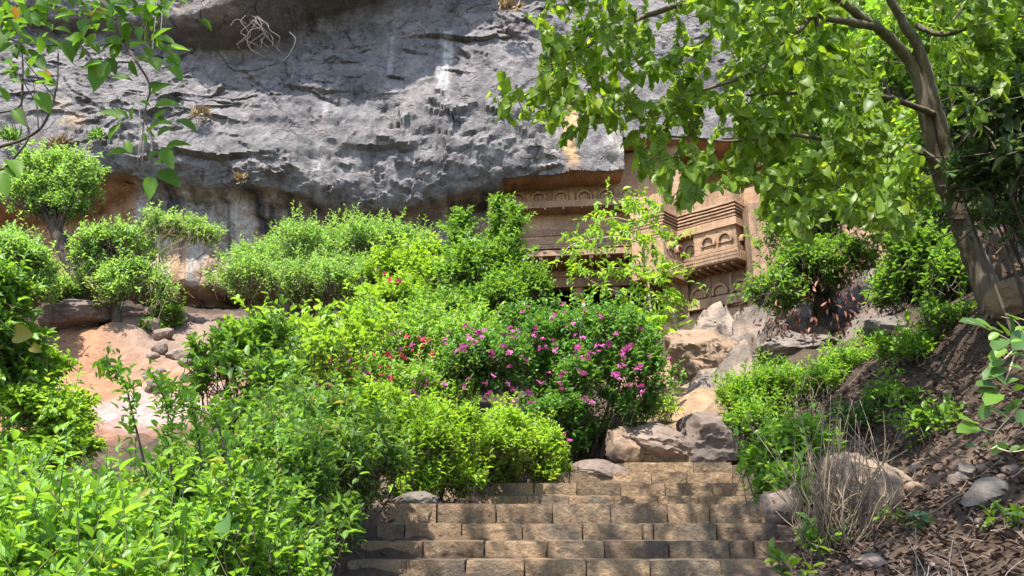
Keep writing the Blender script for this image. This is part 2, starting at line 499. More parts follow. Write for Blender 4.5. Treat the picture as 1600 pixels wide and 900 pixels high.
tone *= (0.84 + 0.2 * nz2)[..., None]
nx_, ny_ = len(gx), len(gy)
ii = np.arange(nx_ * ny_).reshape(ny_, nx_)
F = np.stack([ii[:-1, :-1], ii[:-1, 1:], ii[1:, 1:], ii[1:, :-1]], -1).reshape(-1, 4)
g = link('ground', mesh_np('ground', np.stack([GX, GY, GZ], -1).reshape(-1, 3), F, M['ground'], True, cattr={'tone': tone.reshape(-1, 3)}))
tag(g, 'brown hillside soil rising from the stairs to the cliff', None, None, 'structure')

# ------------------------------------------------------------------ cliff
def line(pts, Y, X):
    P = np.array([at(a, b, Y) for a, b in pts])
    o = np.argsort(P[:, 0])
    return np.interp(X, P[o, 0], P[o, 2])

FX = 0.06
cx = np.concatenate([np.linspace(-70, -21.5, 34), np.arange(-21.3, 6.0, FX), np.arange(6.0, 15, 0.14), np.linspace(15.2, 70, 36)])
zlip = line([(-300, 312), (0, 315), (110, 302), (185, 268), (260, 282), (330, 292), (440, 298), (500, 316), (560, 330), (640, 324), (700, 304), (780, 288), (830, 280), (1100, 330), (1600, 330)], 26.9, cx)
ztop = line([(-300, 10), (0, 26), (150, 45), (250, 62), (330, 76), (400, 72), (440, 52), (480, 26), (560, 8), (620, -12), (700, -40), (850, -60), (1000, -70), (1700, -70)], 27.9, cx)
z2 = line([(-200, 445), (60, 440), (240, 440), (270, 446), (350, 450), (420, 440), (600, 420), (800, 430)], 27.6, cx)
zg = ground(cx, np.full_like(cx, 27.5)) - 1.5
ppx = project(np.stack([cx, np.full_like(cx, 27.0), np.full_like(cx, 14.0)], -1))[0]
ov = np.interp(ppx, [-300, 0, 120, 220, 300, 400, 480, 540, 600, 660, 730, 800, 860, 1200], [0.8, 0.85, 0.9, 1.0, 1.9, 2.9, 3.6, 3.7, 3.6, 3.2, 2.3, 1.4, 0.6, 0.3])
dep = np.interp(ppx, [-300, 100, 180, 240, 400, 500, 700, 800], [1.5, 1.5, 1.2, 0.7, 0.6, 0.9, 1.1, 1.2])
H = ztop - zlip
zero = np.zeros_like(cx)
keys = [
    (29.5 + zero, zg), (29.4 + zero, z2 - 0.25), (28.3 + zero, z2 - 0.02), (27.75 + zero, z2 + 0.15), (27.7 + dep * 0.45, z2 + 0.45 * (zlip - z2)), (27.2 + dep, zlip - 0.35), (27.15 + dep * 0.4, zlip - 0.12),
    (26.9 + zero, zlip), (26.55 + zero, zlip + 0.5), (26.5 + zero, zlip + 1.6), (26.85 + zero, zlip + 0.45 * H), (27.45 + zero, zlip + 0.75 * H), (27.9 + zero, ztop - 0.7), (28.0 + zero, ztop - 0.15),
    (28.0 - ov * 0.8, ztop + 0.05), (28.0 - ov, ztop + 0.35), (27.9 - ov, ztop + 1.4), (28.5 + zero, ztop + 4.5), (30 + zero, ztop + 9.0), (60 + zero, ztop + 14.0)]
rows = [8, 10, 6, 4, 22, 14, 8, 8, 10, 20, 52, 44, 30, 12, 12, 10, 12, 14, 10, 6]
Yc, Zc = [], []
for k in range(len(keys) - 1):
    for s in range(rows[k]):
        t = s / rows[k]
        Yc.append(keys[k][0] * (1 - t) + keys[k + 1][0] * t)
        Zc.append(keys[k][1] * (1 - t) + keys[k + 1][1] * t)
Yc.append(keys[-1][0]); Zc.append(keys[-1][1])
Yc, Zc = np.array(Yc), np.array(Zc)
for _ in range(3):
    Yc[1:-1] = 0.25 * Yc[:-2] + 0.5 * Yc[1:-1] + 0.25 * Yc[2:]
    Zc[1:-1] = 0.25 * Zc[:-2] + 0.5 * Zc[1:-1] + 0.25 * Zc[2:]
Xc = np.broadcast_to(cx, Yc.shape).copy()
P0 = np.stack([Xc, Yc, Zc], -1)
wx = Xc + 0.5 * fbm(P0 * 0.6, 3, 2)
wz = Zc + 0.35 * fbm(P0 * 0.7, 3, 4) + 0.12 * Xc
disp = 0.40 * fbm(P0 * np.array([0.22, 0.3, 0.3]), 3, 1)
amp = 0.35 + 1.0 * smooth01(fbm(P0 * np.array([0.28, 0.3, 0.4]) + 4, 3, 77), -0.35, 0.4)
disp += 0.17 * amp * facets(wx / 2.1, wz / 1.2, 3, 0.8)
disp += 0.10 * amp * facets(wx / 0.8, wz / 0.5, 5, 1.0)
disp += 0.07 * fbm(P0 * 1.5, 4, 6, ridged=True) + 0.12 * fbm(P0 * 0.75, 3, 66) + 0.05 * fbm(P0 * 3.3, 3, 67)
disp += 0.055 * amp * facets(wx / 0.34 + 3, wz / 0.22, 8, 1.1)
disp += 0.03 * fbm(P0 * 6, 3, 7)
lr = random.Random(21)
for _ in range(16):                                         # long slanting fractures
    c = at(lr.uniform(0, 860), lr.uniform(70, 290), 26.8); sl = lr.choice((-1, 1)) * lr.uniform(0.15, 1.1); ln_ = lr.uniform(0.7, 2.2)
    t_ = (Zc - c[2]) - sl * (Xc - c[0]) - 0.25 * vnoise(np.stack([Xc * 1.1, 0 * Xc + c[0], 0 * Xc], -1), 79)
    disp += lr.uniform(0.04, 0.09) * np.exp(-((Xc - c[0]) / ln_) ** 2) * np.where(t_ > 0, np.exp(-t_ / 0.7), -0.7 * np.exp(t_ / 0.08))
# long ledges with a shaded underside
for (lx, ly, lw, lh, la) in [(330, 250, 85, 9, 0.45), (720, 50, 70, 8, 0.35), (590, 235, 40, 14, 0.3), (90, 180, 50, 6, 0.15)] + [(lr.uniform(10, 860), lr.uniform(60, 290), lr.uniform(7, 26), lr.uniform(2.5, 5), lr.uniform(0.08, 0.22)) for _ in range(70)]:
    c = at(lx, ly, 26.8); s = mpp(c)
    zz = (Zc - c[2] - 0.12 * np.sin((Xc - c[0]) * 1.7 + lx)) / (lh * s)
    e = np.exp(-((Xc - c[0]) / (lw * s)) ** 2)
    disp += 0.8 * la * e * np.where(zz > 0, np.exp(-zz / 2.5), -0.4 * np.exp(zz / 1.2))
nr = len(Yc)
fade = np.ones(nr); fade[-12:] = np.linspace(1, 0.2, 12)
Yd = Yc - disp * fade[:, None]
Zd = Zc + 0.30 * fade[:, None] * (0.30 * fbm(P0 * 0.9 + 9, 3, 12) + 0.10 * facets(wx / 1.3, (Yc + wz) / 0.8, 15, 0.6))
# cliff colours: grey basalt, ochre under the lip, mineral streaks
n_a = fbm(P0 * np.array([0.5, 0.5, 0.35]), 4, 51)
n_b = fbm(P0 * np.array([2.4, 1.0, 0.35]), 4, 52)
n_c = fbm(P0 * 2.3, 4, 53)
ct = np.zeros(Yc.shape + (3,))
ct[:] = (0.237, 0.222, 0.222)
def blend(c, m, k=1.0):
    mm = (np.clip(m, 0, 1) * k)[..., None]
    ct[:] = ct * (1 - mm) + np.array(c) * mm
blend((0.30, 0.275, 0.275), smooth01(n_a, 0.0, 0.5), 0.8)
blend((0.165, 0.152, 0.155), smooth01(-n_b, 0.1, 0.5), 0.6)
blend((0.33, 0.28, 0.25), smooth01(n_c, 0.25, 0.6), 0.35)
rowi = np.arange(nr)[:, None] + 0 * Xc
r_lip = sum(rows[:7]); r_top = sum(rows[:14])
under = smooth01(-(rowi - r_lip), -2, 6)
hrel = (Zc - z2) / np.maximum(zlip - z2, 0.3)
och = under * smooth01(-hrel + 0.35 * n_a, -0.95, -0.25)
blend((0.36, 0.30, 0.25), under, 0.75)  # under-lip rock tones, lightened in place of missing sunlight
blend((0.68, 0.43, 0.25), och, 0.9)
blend((0.62, 0.58, 0.54), under * smooth01(n_b, 0.12, 0.4), 0.75)
blend((0.055, 0.055, 0.065), under * smooth01(-n_b, 0.12, 0.35), 0.85)
blend((0.66, 0.37, 0.20), under * smooth01(-Xc, 13.2, 14.6), 0.85)  # orange rock at the far left, sunlight put into its colour
tops = smooth01(rowi, r_top - 2, r_top + 8)
blend((0.26, 0.215, 0.18), tops, 0.7)
blend((0.32, 0.33, 0.38), tops * smooth01(-Xc, 11, 13) * smooth01(n_b, -0.1, 0.3), 0.6)
def streak(px, y0, y1, wpx, c, k, wob=0.12):
    p0 = at(px, y0, 27); p1 = at(px, y1, 27); s = mpp(p0)
    d = np.abs(Xc - p0[0] - wob * vnoise(np.stack([Zc * 1.3, 0 * Zc + px, 0 * Zc], -1), 61)) / (wpx * s)
    run = 0.5 + 0.5 * smooth01(fbm(P0 * np.array([7.0, 1.0, 0.35]) + px, 3, 63), -0.4, 0.15)
    d = d + 0.25 * fbm(P0 * np.array([1.0, 1.0, 2.2]) + px, 3, 64)
    m = run * (1 - smooth01(d + 0.3 * n_c, 0.35, 1.1)) * smooth01(Zc, p1[2] - 0.5, p1[2] + 0.3) * (1 - smooth01(Zc, p0[2] - 0.1, p0[2] + 0.2))
    blend(c, m, k)
streak(698, 48, 142, 11, (0.74, 0.73, 0.71), 0.85)
streak(613, 10, 115, 5, (0.50, 0.49, 0.49), 0.6)
streak(515, 150, 190, 4, (0.52, 0.50, 0.50), 0.7)
streak(507, 230, 305, 9, (0.46, 0.44, 0.43), 0.55)
streak(560, 110, 180, 30, (0.13, 0.13, 0.15), 0.5)  # broad darker blue-grey patches on the upper face, here and next
streak(470, 60, 160, 60, (0.17, 0.17, 0.19), 0.5)
streak(120, 185, 200, 22, (0.52, 0.37, 0.22), 0.7, 0.3)
streak(110, 160, 175, 14, (0.50, 0.40, 0.27), 0.6, 0.3)
streak(888, 130, 262, 13, (0.72, 0.46, 0.24), 0.95)
streak(865, 190, 262, 10, (0.42, 0.37, 0.33), 0.7)
streak(958, 190, 262, 14, (0.47, 0.42, 0.37), 0.75)
streak(845, 235, 275, 6, (0.46, 0.41, 0.36), 0.7)
streak(375, 370, 420, 34, (0.55, 0.40, 0.27), 0.85, 0.3)
streak(330, 330, 370, 26, (0.50, 0.50, 0.50), 0.7, 0.3)
for (q, a, b, w_, c_, k_) in [(205, 285, 330, 12, (0.62, 0.61, 0.60), 0.8), (232, 300, 440, 9, (0.08, 0.08, 0.09), 0.8), (246, 330, 440, 8, (0.55, 0.54, 0.53), 0.8), (262, 300, 350, 14, (0.09, 0.09, 0.10), 0.8), (285, 310, 345, 10, (0.60, 0.58, 0.56), 0.8), (300, 350, 440, 14, (0.60, 0.57, 0.53), 0.8), (322, 380, 440, 12, (0.07, 0.07, 0.08), 0.75), (345, 305, 400, 9, (0.10, 0.10, 0.11), 0.7), (352, 380, 430, 14, (0.62, 0.52, 0.40), 0.8),
                            (408, 300, 400, 10, (0.06, 0.06, 0.07), 0.85), (428, 300, 420, 9, (0.42, 0.38, 0.34), 0.7), (448, 305, 400, 12, (0.06, 0.06, 0.07), 0.85), (470, 320, 380, 10, (0.45, 0.42, 0.40), 0.6), (640, 330, 380, 14, (0.50, 0.42, 0.34), 0.7), (690, 310, 390, 10, (0.50, 0.44, 0.38), 0.7), (705, 300, 390, 8, (0.10, 0.09, 0.09), 0.7), (735, 300, 390, 12, (0.09, 0.085, 0.085), 0.7), (550, 330, 370, 26, (0.44, 0.30, 0.19), 0.7)]:
    streak(q, a, b, w_, c_, k_, 0.2)
# openings cut into the rock for the temple: below the cut line the sheet turns inwards as a soffit
XA0 = at(786, 300, 26.4)[0]; XB0 = at(978, 250, 26.2)[0]; XB1 = at(1440, 300, 26.0)[0]
zA0, zA1, zB = at(786, 271, 26.4)[2], at(978, 262, 26.3)[2], at(990, 207, 26.2)[2]
for j, x in enumerate(cx):
    if XA0 <= x <= XB1:
        zo = zA0 + (zA1 - zA0) * (x - XA0) / (XB0 - XA0) if x < XB0 else zB
        zo += 0.09 * float(fbm(np.array([[x * 1.3, 0, 3.0]]), 3, 71)[0]) + 0.012 * float(fbm(np.array([[x * 5, 0, 3.0]]), 2, 72)[0])
        r = int(np.argmax(Zd[r_lip:, j] > zo)) + r_lip
        if Zd[r_lip, j] > zo:
            r = int(np.argmax(Zd[:, j] > zo))
        Yr = Yd[r, j]
        Zd[r, j] = zo
        nb = 10
        for q in range(1, r + 1):
            f_ = min(q, nb) / nb
            Yd[r - q, j] = Yr + 3.4 * f_
            Zd[r - q, j] = zo + 0.02 * math.sin(q * 2.1 + x * 3)
        ct[:r, j] = (0.56, 0.34, 0.20)
ct *= (0.70 * (1 + 0.16 * fbm(P0 * 4.5, 3, 81)))[..., None]
ncx = len(cx)
ii = np.arange(nr * ncx).reshape(nr, ncx)
F = np.stack([ii[:-1, :-1], ii[:-1, 1:], ii[1:, 1:], ii[1:, :-1]], -1).reshape(-1, 4)
cl = link('cliff', mesh_np('cliff', np.stack([Xc, Yd, Zd], -1).reshape(-1, 3), F, M['cliff'], True, cattr={'tone': np.clip(ct, 0.02, 0.8).reshape(-1, 3)}))
tag(cl, 'overhanging grey basalt cliff with pale streaks above the temple', None, None, 'structure')
try:
    cl.data.set_sharp_from_angle(angle=R(38))
except Exception:
    pass

# ------------------------------------------------------------------ box / tube / arch helpers
def bm_box(bm, x0, x1, y0, y1, z0, z1, bev=0.0):
    vs = [bm.verts.new(p) for p in ((x0, y0, z0), (x1, y0, z0), (x1, y1, z0), (x0, y1, z0), (x0, y0, z1), (x1, y0, z1), (x1, y1, z1), (x0, y1, z1))]
    fs = [bm.faces.new([vs[i] for i in f]) for f in ((3, 2, 1, 0), (4, 5, 6, 7), (0, 1, 5, 4), (1, 2, 6, 5), (2, 3, 7, 6), (3, 0, 4, 7))]
    if bev:
        es = {e for f in fs for e in f.edges}
        bmesh.ops.bevel(bm, geom=list(es), offset=bev, segments=1, affect='EDGES')

def tube_arrays(paths, sides=6):
    """paths: list of (points (n,3), radii (n,)) -> V, F(tris)"""
    Vs, Fs, o = [], [], 0
    for P, r in paths:
        P = np.asarray(P, float); r = np.asarray(r, float)
        n = len(P)
        T = np.gradient(P, axis=0)
        T /= np.linalg.norm(T, axis=1)[:, None] + 1e-9
        ref = np.array([0.13, 0.97, 0.2]) if abs(T[0][1]) < 0.9 else np.array([1.0, 0, 0])
        A = np.cross(T, ref); A /= np.linalg.norm(A, axis=1)[:, None] + 1e-9
        Bv = np.cross(T, A)
        an = np.linspace(0, 2 * math.pi, sides, endpoint=False)
        ring = P[:, None] + r[:, None, None] * (np.cos(an)[None, :, None] * A[:, None] + np.sin(an)[None, :, None] * Bv[:, None])
        Vs.append(ring.reshape(-1, 3))
        Vs.append(P[-1:] + T[-1:] * r[-1])
        k = np.arange(n - 1)[:, None] * sides + np.arange(sides)[None]
        k2 = np.arange(n - 1)[:, None] * sides + (np.arange(sides)[None] + 1) % sides
        a, b, c, d = k + o, k2 + o, k2 + sides + o, k + sides + o
        Fs.append(np.stack([a, b, c], -1).reshape(-1, 3)); Fs.append(np.stack([a, c, d], -1).reshape(-1, 3))
        l = (n - 1) * sides + np.arange(sides) + o
        l2 = (n - 1) * sides + (np.arange(sides) + 1) % sides + o
        Fs.append(np.stack([l, l2, np.full(sides, n * sides + o)], -1))
        o += n * sides + 1
    return np.concatenate(Vs), np.concatenate(Fs)

def smooth_path(P, r, sub=4):
    P = np.asarray(P, float); r = np.asarray(r, float)
    n = len(P)
    E = np.concatenate([[2 * P[0] - P[1]], P, [2 * P[-1] - P[-2]]])
    out, ro = [], []
    for i in range(n - 1):
        p0, p1, p2, p3 = E[i], E[i + 1], E[i + 2], E[i + 3]
        for s in range(sub):
            t = s / sub
            out.append(0.5 * ((2 * p1) + (-p0 + p2) * t + (2 * p0 - 5 * p1 + 4 * p2 - p3) * t * t + (-p0 + 3 * p1 - 3 * p2 + p3) * t ** 3))
            ro.append(r[i] * (1 - t) + r[i + 1] * t)
    out.append(P[-1]); ro.append(r[-1])
    return np.array(out), np.array(ro)

def pxpath(pts, rad, sub=4):
    return smooth_path([at(*p) for p in pts], rad, sub)

def tube_obj(name, paths, mat, parent=None, sides=6):
    V, F = tube_arrays(paths, sides)
    return link(name, mesh_np(name, V, F, mat, True), parent)

# ------------------------------------------------------------------ the rock-cut temple
F0 = at(800, 420, 28.2)
YAW = R(-6.6)
temple = thing('cave_temple', 'brown rock-cut cave temple with arched niche bands cut into the cliff', 'temple', (F0[0], F0[1], 0), YAW)
def plane_hit(px, py, P, n):
    d = ray(px, py); o = np.array([0, 0, EYE])
    return o + d * (np.dot(P - o, n) / np.dot(d, n))
fu = np.array([math.cos(YAW), math.sin(YAW), 0]); fn = np.array([math.sin(YAW), -math.cos(YAW), 0])   # along the wall / out of the wall
def fac(px, py, wv=0.0):
    p = plane_hit(px, py, np.array([F0[0], F0[1], 0]) + fn * wv, fn)
    return float(np.dot(p - np.array([F0[0], F0[1], 0]), fu)), float(p[2])
def part(name, bm, mat=None, smooth=False, parent=None, kind=None):
    o = bpy.data.objects.new(name, mesh_bm(name, bm, mat or M['temple'], smooth))
    COL.objects.link(o); o.parent = parent or temple
    if kind: o['kind'] = kind
    return o
def worn(bm, seed, amp=0.016):
    for _ in range(2):
        es = [e for e in bm.edges if e.calc_length() > 0.5]
        if es: bmesh.ops.subdivide_edges(bm, edges=es, cuts=min(12, max(1, int(max(e.calc_length() for e in es) / 0.35))), use_grid_fill=True)
    V = np.array([v.co[:] for v in bm.verts])
    d = np.stack([fbm(V * 3.3 + seed + 10 * k, 3, 5 + k) for k in range(3)], 1) * amp
    for v, q in zip(bm.verts, d):
        v.co += Vector(q)
def fbox(name, u0, u1, w0, w1, z0, z1, bev=0.012, mat=None):
    bm = bmesh.new(); bm_box(bm, u0, u1, -w1, -w0, z0, z1, bev)
    worn(bm, u0 * 3.1 + z0)
    return part(name, bm, mat)
def arch_bm(r_out, r_in, d, seg=14, point=0.12):
    """horseshoe arch ring in the x-z plane, front towards -y"""
    bm = bmesh.new()
    a0, a1 = R(-22), R(202)
    rings = []
    for i in range(seg + 1):
        a = a0 + (a1 - a0) * i / seg
        pt = 1 + point * max(0, 1 - abs(a - R(90)) / R(25))
        q = []
        for (rr, yy) in ((r_out * pt, 0), (r_out * pt * 0.97, -d), (r_in, -d), (r_in * 0.97, 0)):
            q.append(bm.verts.new((rr * math.cos(a), yy, rr * math.sin(a))))
        rings.append(q)
    for i in range(seg):
        for k in range(4):
            bm.faces.new((rings[i][k], rings[i + 1][k], rings[i + 1][(k + 1) % 4], rings[i][(k + 1) % 4]))
    bm.faces.new(rings[0]); bm.faces.new(rings[-1][::-1])
    return bm
def disc_bm(r, d, seg=14):
    bm = bmesh.new()
    f, b = [], []
    for i in range(seg + 1):
        a = R(-22) + R(224) * i / seg
        f.append(bm.verts.new((r * math.cos(a), -d, r * math.sin(a)))); b.append(bm.verts.new((r * math.cos(a), 0, r * math.sin(a))))
    bm.faces.new(f); bm.faces.new(b[::-1])
    n = len(f)
    for i in range(n):
        bm.faces.new((f[i], b[i], b[(i + 1) % n], f[(i + 1) % n]))
    return bm
ARCH = mesh_bm('arch_frame', arch_bm(0.30, 0.215, 0.13), M['temple'], False)
DISC = mesh_bm('arch_panel', disc_bm(0.19, 0.05), M['temple'], False)
def arch(u, w_, z, scale=1.0, rz=0.0, x=None, y=None):
    a = bpy.data.objects.new('arch_niche', ARCH); COL.objects.link(a); a.parent = temple
    a.location = (u, -w_, z) if x is None else (x, y, z)
    a.scale = (scale, 1, scale); a.rotation_euler = (0, 0, rz)
    d = bpy.data.objects.new('niche_panel', DISC); COL.objects.link(d); d.parent = a
# the main front; u runs left to right, w out of the wall, measured on the photo's lines at px 870
uL = fac(786, 300, 0.3)[0]; uR = fac(1045, 300, 0.0)[0]
def zf(py, wv): return fac(870, py, wv)[1]
zc1, zc0 = zf(313, 0.32), zf(323.5, 0.32)
ztp = zf(262, 0.3) + 0.6
fbox('upper_wall', uL - 0.3, uR, -0.4, 0.0, zc1 - 0.02, ztp)
fbox('jamb', uL - 0.5, uL, -1.5, 0.72, zf(420, 0), ztp - 0.6)
fbox('cornice', uL, uR, -0.60, 0.32, zc0, zc1)
cw = (uR - uL)
bm = bmesh.new()
nd = 60
for i in range(nd):
    x = uL + cw * (i + 0.5) / nd
    bm_box(bm, x - 0.022, x + 0.022, -0.335, -0.315, zc0 + 0.05, zc1 - 0.05)
part('dentil_row', bm, kind='stuff')
for c in (810, 842.5, 876, 913, 946, 980):
    u, z = fac(c, 306, 0.0)
    arch(u, 0.0, zc1 + 0.17)
for c in (826, 859.5, 894, 930, 963):
    u, z = fac(c, 306, 0.0)
    fbox('pilaster', u - 0.10, u + 0.10, 0.0, 0.05, zc1, zc1 + 0.42)
for i in range(9):                              # rafters under the cornice
    u = uL + cw * (i + 0.3) / 9
    fbox('rafter', u - 0.035, u + 0.035, -0.40, 0.28, zc0 - 0.06, zc0 + 0.004, 0)
wm = -0.42
fbox('middle_wall', uL - 0.3, uR, -0.9, wm, zf(392, wm) - 0.1, zc0 + 0.12)
zl1, zl0 = zf(357, wm), zf(369, wm)
fbox('lattice_band', uL, uR, wm, wm + 0.05, zl0, zl1)
bm = bmesh.new()
for i in range(46):
    x = uL + cw * (i + 0.5) / 46
    bm_box(bm, x - 0.03, x + 0.03, -(wm + 0.075), -(wm + 0.045), zl0 + 0.03, zl1 - 0.03)
for k in range(2):
    zz = zl0 + (zl1 - zl0) * (k + 1) / 3
    bm_box(bm, uL + 0.01, uR - 0.01, -(wm + 0.068), -(wm + 0.04), zz - 0.015, zz + 0.015)
part('lattice', bm, kind='stuff')
zm1, zm0 = zf(371.5, wm + 0.1), zf(390, wm + 0.4)
for k in range(5):
    a = zm1 + (zm0 - zm1) * (k + 0.12) / 5; b = zm1 + (zm0 - zm1) * (k + 0.80) / 5
    fbox('moulding', uL, uR, wm, wm + 0.10 + 0.09 * k, b, a, 0.01)
wb = 0.22
zb1, zb0 = zf(390.5, wb), zf(399.5, wb)
fbox('beam', uL, uR, -1.4, wb, zb0, zb1)
for c in (806, 829, 851, 880, 910, 941):
    u, z = fac(c, 395, wb)
    fbox('peg_hole_shade', u - 0.07, u + 0.07, wb - 0.02, wb + 0.006, z - 0.025, z + 0.025, 0, M['hall'])  # thin near-black blocks, the shade inside the holes painted
for i in range(10):
    u = uL + cw * (i + 0.25) / 10
    fbox('rafter', u - 0.07, u + 0.07, -1.35, wb - 0.06, zb0 - 0.11, zb0 + 0.004, 0)
zlt = zf(423, -1.4)
zo1 = zf(450, -1.5)
fbox('lintel', uL - 0.3, uR + 0.3, -2.0, -1.4, zo1, zb0 + 0.02)
fbox('lintel_band', uL, uR, -1.4, -1.3, zlt - 0.28, zlt - 0.03)
# hall behind, its shade painted as near-black stone, with the stubs of broken pillars
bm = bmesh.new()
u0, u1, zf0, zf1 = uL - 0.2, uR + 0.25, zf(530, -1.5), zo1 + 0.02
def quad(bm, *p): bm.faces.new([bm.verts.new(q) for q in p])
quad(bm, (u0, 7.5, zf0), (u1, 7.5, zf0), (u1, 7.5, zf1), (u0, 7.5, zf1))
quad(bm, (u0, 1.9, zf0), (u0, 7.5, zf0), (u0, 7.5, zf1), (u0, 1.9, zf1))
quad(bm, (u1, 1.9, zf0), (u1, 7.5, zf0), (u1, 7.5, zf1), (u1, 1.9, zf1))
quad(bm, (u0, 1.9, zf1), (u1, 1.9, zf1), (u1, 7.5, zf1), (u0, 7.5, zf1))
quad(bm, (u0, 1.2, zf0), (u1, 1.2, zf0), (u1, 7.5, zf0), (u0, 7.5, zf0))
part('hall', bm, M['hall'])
for c, zt in ((905, 464), (962, 462), (1020, 520), (838, 520)):
    u, z = fac(c, zt, -1.7)
    bm = bmesh.new()
    n = 8
    ra, rb = [], []
    for i in range(n):
        a = 2 * math.pi * (i + 0.5) / n
        ra.append(bm.verts.new((u + 0.26 * math.cos(a), 1.75 + 0.26 * math.sin(a), zo1 + 0.03)))
        rb.append(bm.verts.new((u + 0.19 * math.cos(a), 1.75 + 0.19 * math.sin(a), z + 0.08 * math.sin(3 * a))))
    for i in range(n):
        bm.faces.new((ra[i], ra[(i + 1) % n], rb[(i + 1) % n], rb[i]))
    bm.faces.new(rb)
    part('pillar_stub', bm)
fbox('end_wall', uR - 0.02, uR + 0.45, -2.2, 0.30, zf(535, 0), zf(210, 0) + 0.5)

# the wing on the right stands at about 45 degrees: u2 towards the camera and right, out of the wall to the left front
C0 = at(1067, 400, 26.9)
wu = np.array([math.cos(R(-43)), math.sin(R(-43)), 0]); wn = np.array([wu[1], -wu[0], 0])
C0v = np.array([C0[0], C0[1], 0])
def wing(px, py, wv=0.0):
    p = plane_hit(px, py, C0v + wn * wv, wn)
    return float(np.dot(p - C0v, wu)), float(p[2])
WROT = R(-43) - YAW
Tinv = Matrix.Rotation(-YAW, 4, 'Z') @ Matrix.Translation((-F0[0], -F0[1], 0))
WM = Tinv @ Matrix.Translation((C0[0], C0[1], 0)) @ Matrix.Rotation(R(-43), 4, 'Z')
def wpart(name, bm, mat=None, kind=None):
    o = part(name, bm, mat, kind=kind); o.matrix_local = WM; return o
def wbox(name, u0, u1, w0, w1, z0, z1, bev=0.012, mat=None):
    bm = bmesh.new(); bm_box(bm, u0, u1, -w1, -w0, z0, z1, bev)
    worn(bm, u0 * 2.3 + z0)
    return wpart(name, bm, mat)
def warch(u, w_, z, s=1.0, face=0.0):
    v = WM @ Vector((u, -w_, z))
    arch(0, 0, v.z, s, WROT + face, v.x, v.y)
BP = 0.30                                                     # how far the balcony stands out
ub0 = wing(1092, 400, 0)[0]; ub1 = wing(1152, 390, BP)[0]
uE = ub1 + 1.0
z_top = wing(1152, 339, BP)[1]; z_mb = wing(1152, 350, BP)[1]; z_ab = wing(1152, 380, BP)[1]; z_r1 = wing(1152, 387, BP)[1]; z_r0 = wing(1152, 406, BP)[1]
dw = 0.75                                                     # depth of the balcony side
zup = wing(1152, 290, 0)[1]
wbox('balcony_wall', -0.0, ub0, -dw, 0.0, z_r0, zup)
wbox('balcony_wall', ub0, ub1, -dw, BP, z_r0 + 0.02, zup + 0.05)
wbox('side_wall', ub1, uE + 1.5, -dw - 0.9, -dw + 0.28, z_r0 - 1.9, zup + 0.02)
for k in range(5):                                            # stepped mouldings above the niches
    a = z_top + 0.08 + 0.11 * k
    wbox('moulding', -0.02, ub1 + 0.04 + 0.02 * k, -dw, BP + 0.04 + 0.025 * k, a, a + 0.065, 0.01)
    wbox('moulding', ub1 + 0.2, uE + 1.5, -dw, -dw + 0.34 + 0.025 * k, a, a + 0.065, 0.01)
wbox('niche_cornice', 0.0, ub1 + 0.07, -dw, BP + 0.08, z_mb, z_top + 0.03)
wbox('niche_cornice', ub1 + 0.1, uE + 1.5, -dw, -dw + 0.36, z_mb, z_top + 0.03)
wbox('ledge', ub0 + 0.004, ub1 + 0.05, -dw, BP + 0.06, z_r1, z_ab - 0.02)
wbox('ledge', 0.0, ub0, -dw, 0.07, z_r1, z_ab - 0.02)
wbox('railing', ub0 - 0.02, ub1 + 0.08, -dw, BP + 0.12, z_r0, z_r1 - 0.03)
wbox('railing', 0.0, ub0 - 0.02, -dw, 0.10, z_r0 - 0.004, z_r1 - 0.03)
wbox('railing', ub1 + 0.1, uE + 1.5, -dw, -dw + 0.40, z_r0, z_r1 - 0.03)
bm = bmesh.new()
for k in range(3):
    zz = z_r0 + (z_r1 - 0.03 - z_r0) * (k + 0.7) / 3.3
    bm_box(bm, 0.02, ub0 - 0.05, -0.125, -0.08, zz - 0.03, zz + 0.03)
    bm_box(bm, ub0, ub1 + 0.06, -(BP + 0.145), -(BP + 0.1), zz - 0.03, zz + 0.03)
nb = 26
for i in range(nb):
    x = ub0 + (ub1 - ub0) * (i + 0.5) / nb
    bm_box(bm, x - 0.02, x + 0.02, -(BP + 0.137), -(BP + 0.11), z_r0 + 0.03, z_r1 - 0.06)
for i in range(10):
    y = -BP + 0.06 + i * 0.1
    bm_box(bm, ub1 + 0.07, ub1 + 0.10, y - 0.025, y + 0.025, z_r0 + 0.03, z_r1 - 0.06)
wpart('railing_lattice', bm, kind='stuff')
za = z_ab + 0.20
for c in (1081,):
    warch(wing(c, 390, 0)[0], 0.0, za, 0.95)
for c in (1107.5, 1134.5):
    warch(wing(c, 375, BP)[0], BP, za, 0.95)
for u in (ub1 + 0.55, ub1 + 1.3):
    warch(u, -dw + 0.28, za, 0.95)
for q in (0.18, 0.62):                                        # two niches on the balcony's right-hand side
    v = WM @ Vector((ub1, -BP + 0.18 + q, za))
    arch(0, 0, za, 0.6, WROT + R(90), v.x, v.y)
# pier that faces right, left of the inner corner
wbox('pier', -1.3, 0.0, -0.4, 1.25, z_r0 - 0.25, zup)
for q in (0.32, 0.86):
    v = WM @ Vector((0.0, -q, za))
    arch(0, 0, za, 0.75, WROT + R(90), v.x, v.y)
for k in range(5):
    a = z_top + 0.08 + 0.11 * k
    wbox('moulding', -1.3, 0.04 + 0.02 * k, 0.34 + 0.03 * k, 1.28, a, a + 0.065, 0.01)
wbox('pier_cornice', -1.3, 0.06, 0.385, 1.28, z_mb, z_top + 0.03)
wbox('pier_railing', -1.32, 0.08, 0.13, 1.30, z_r0 - 0.26, z_r1 - 0.03)
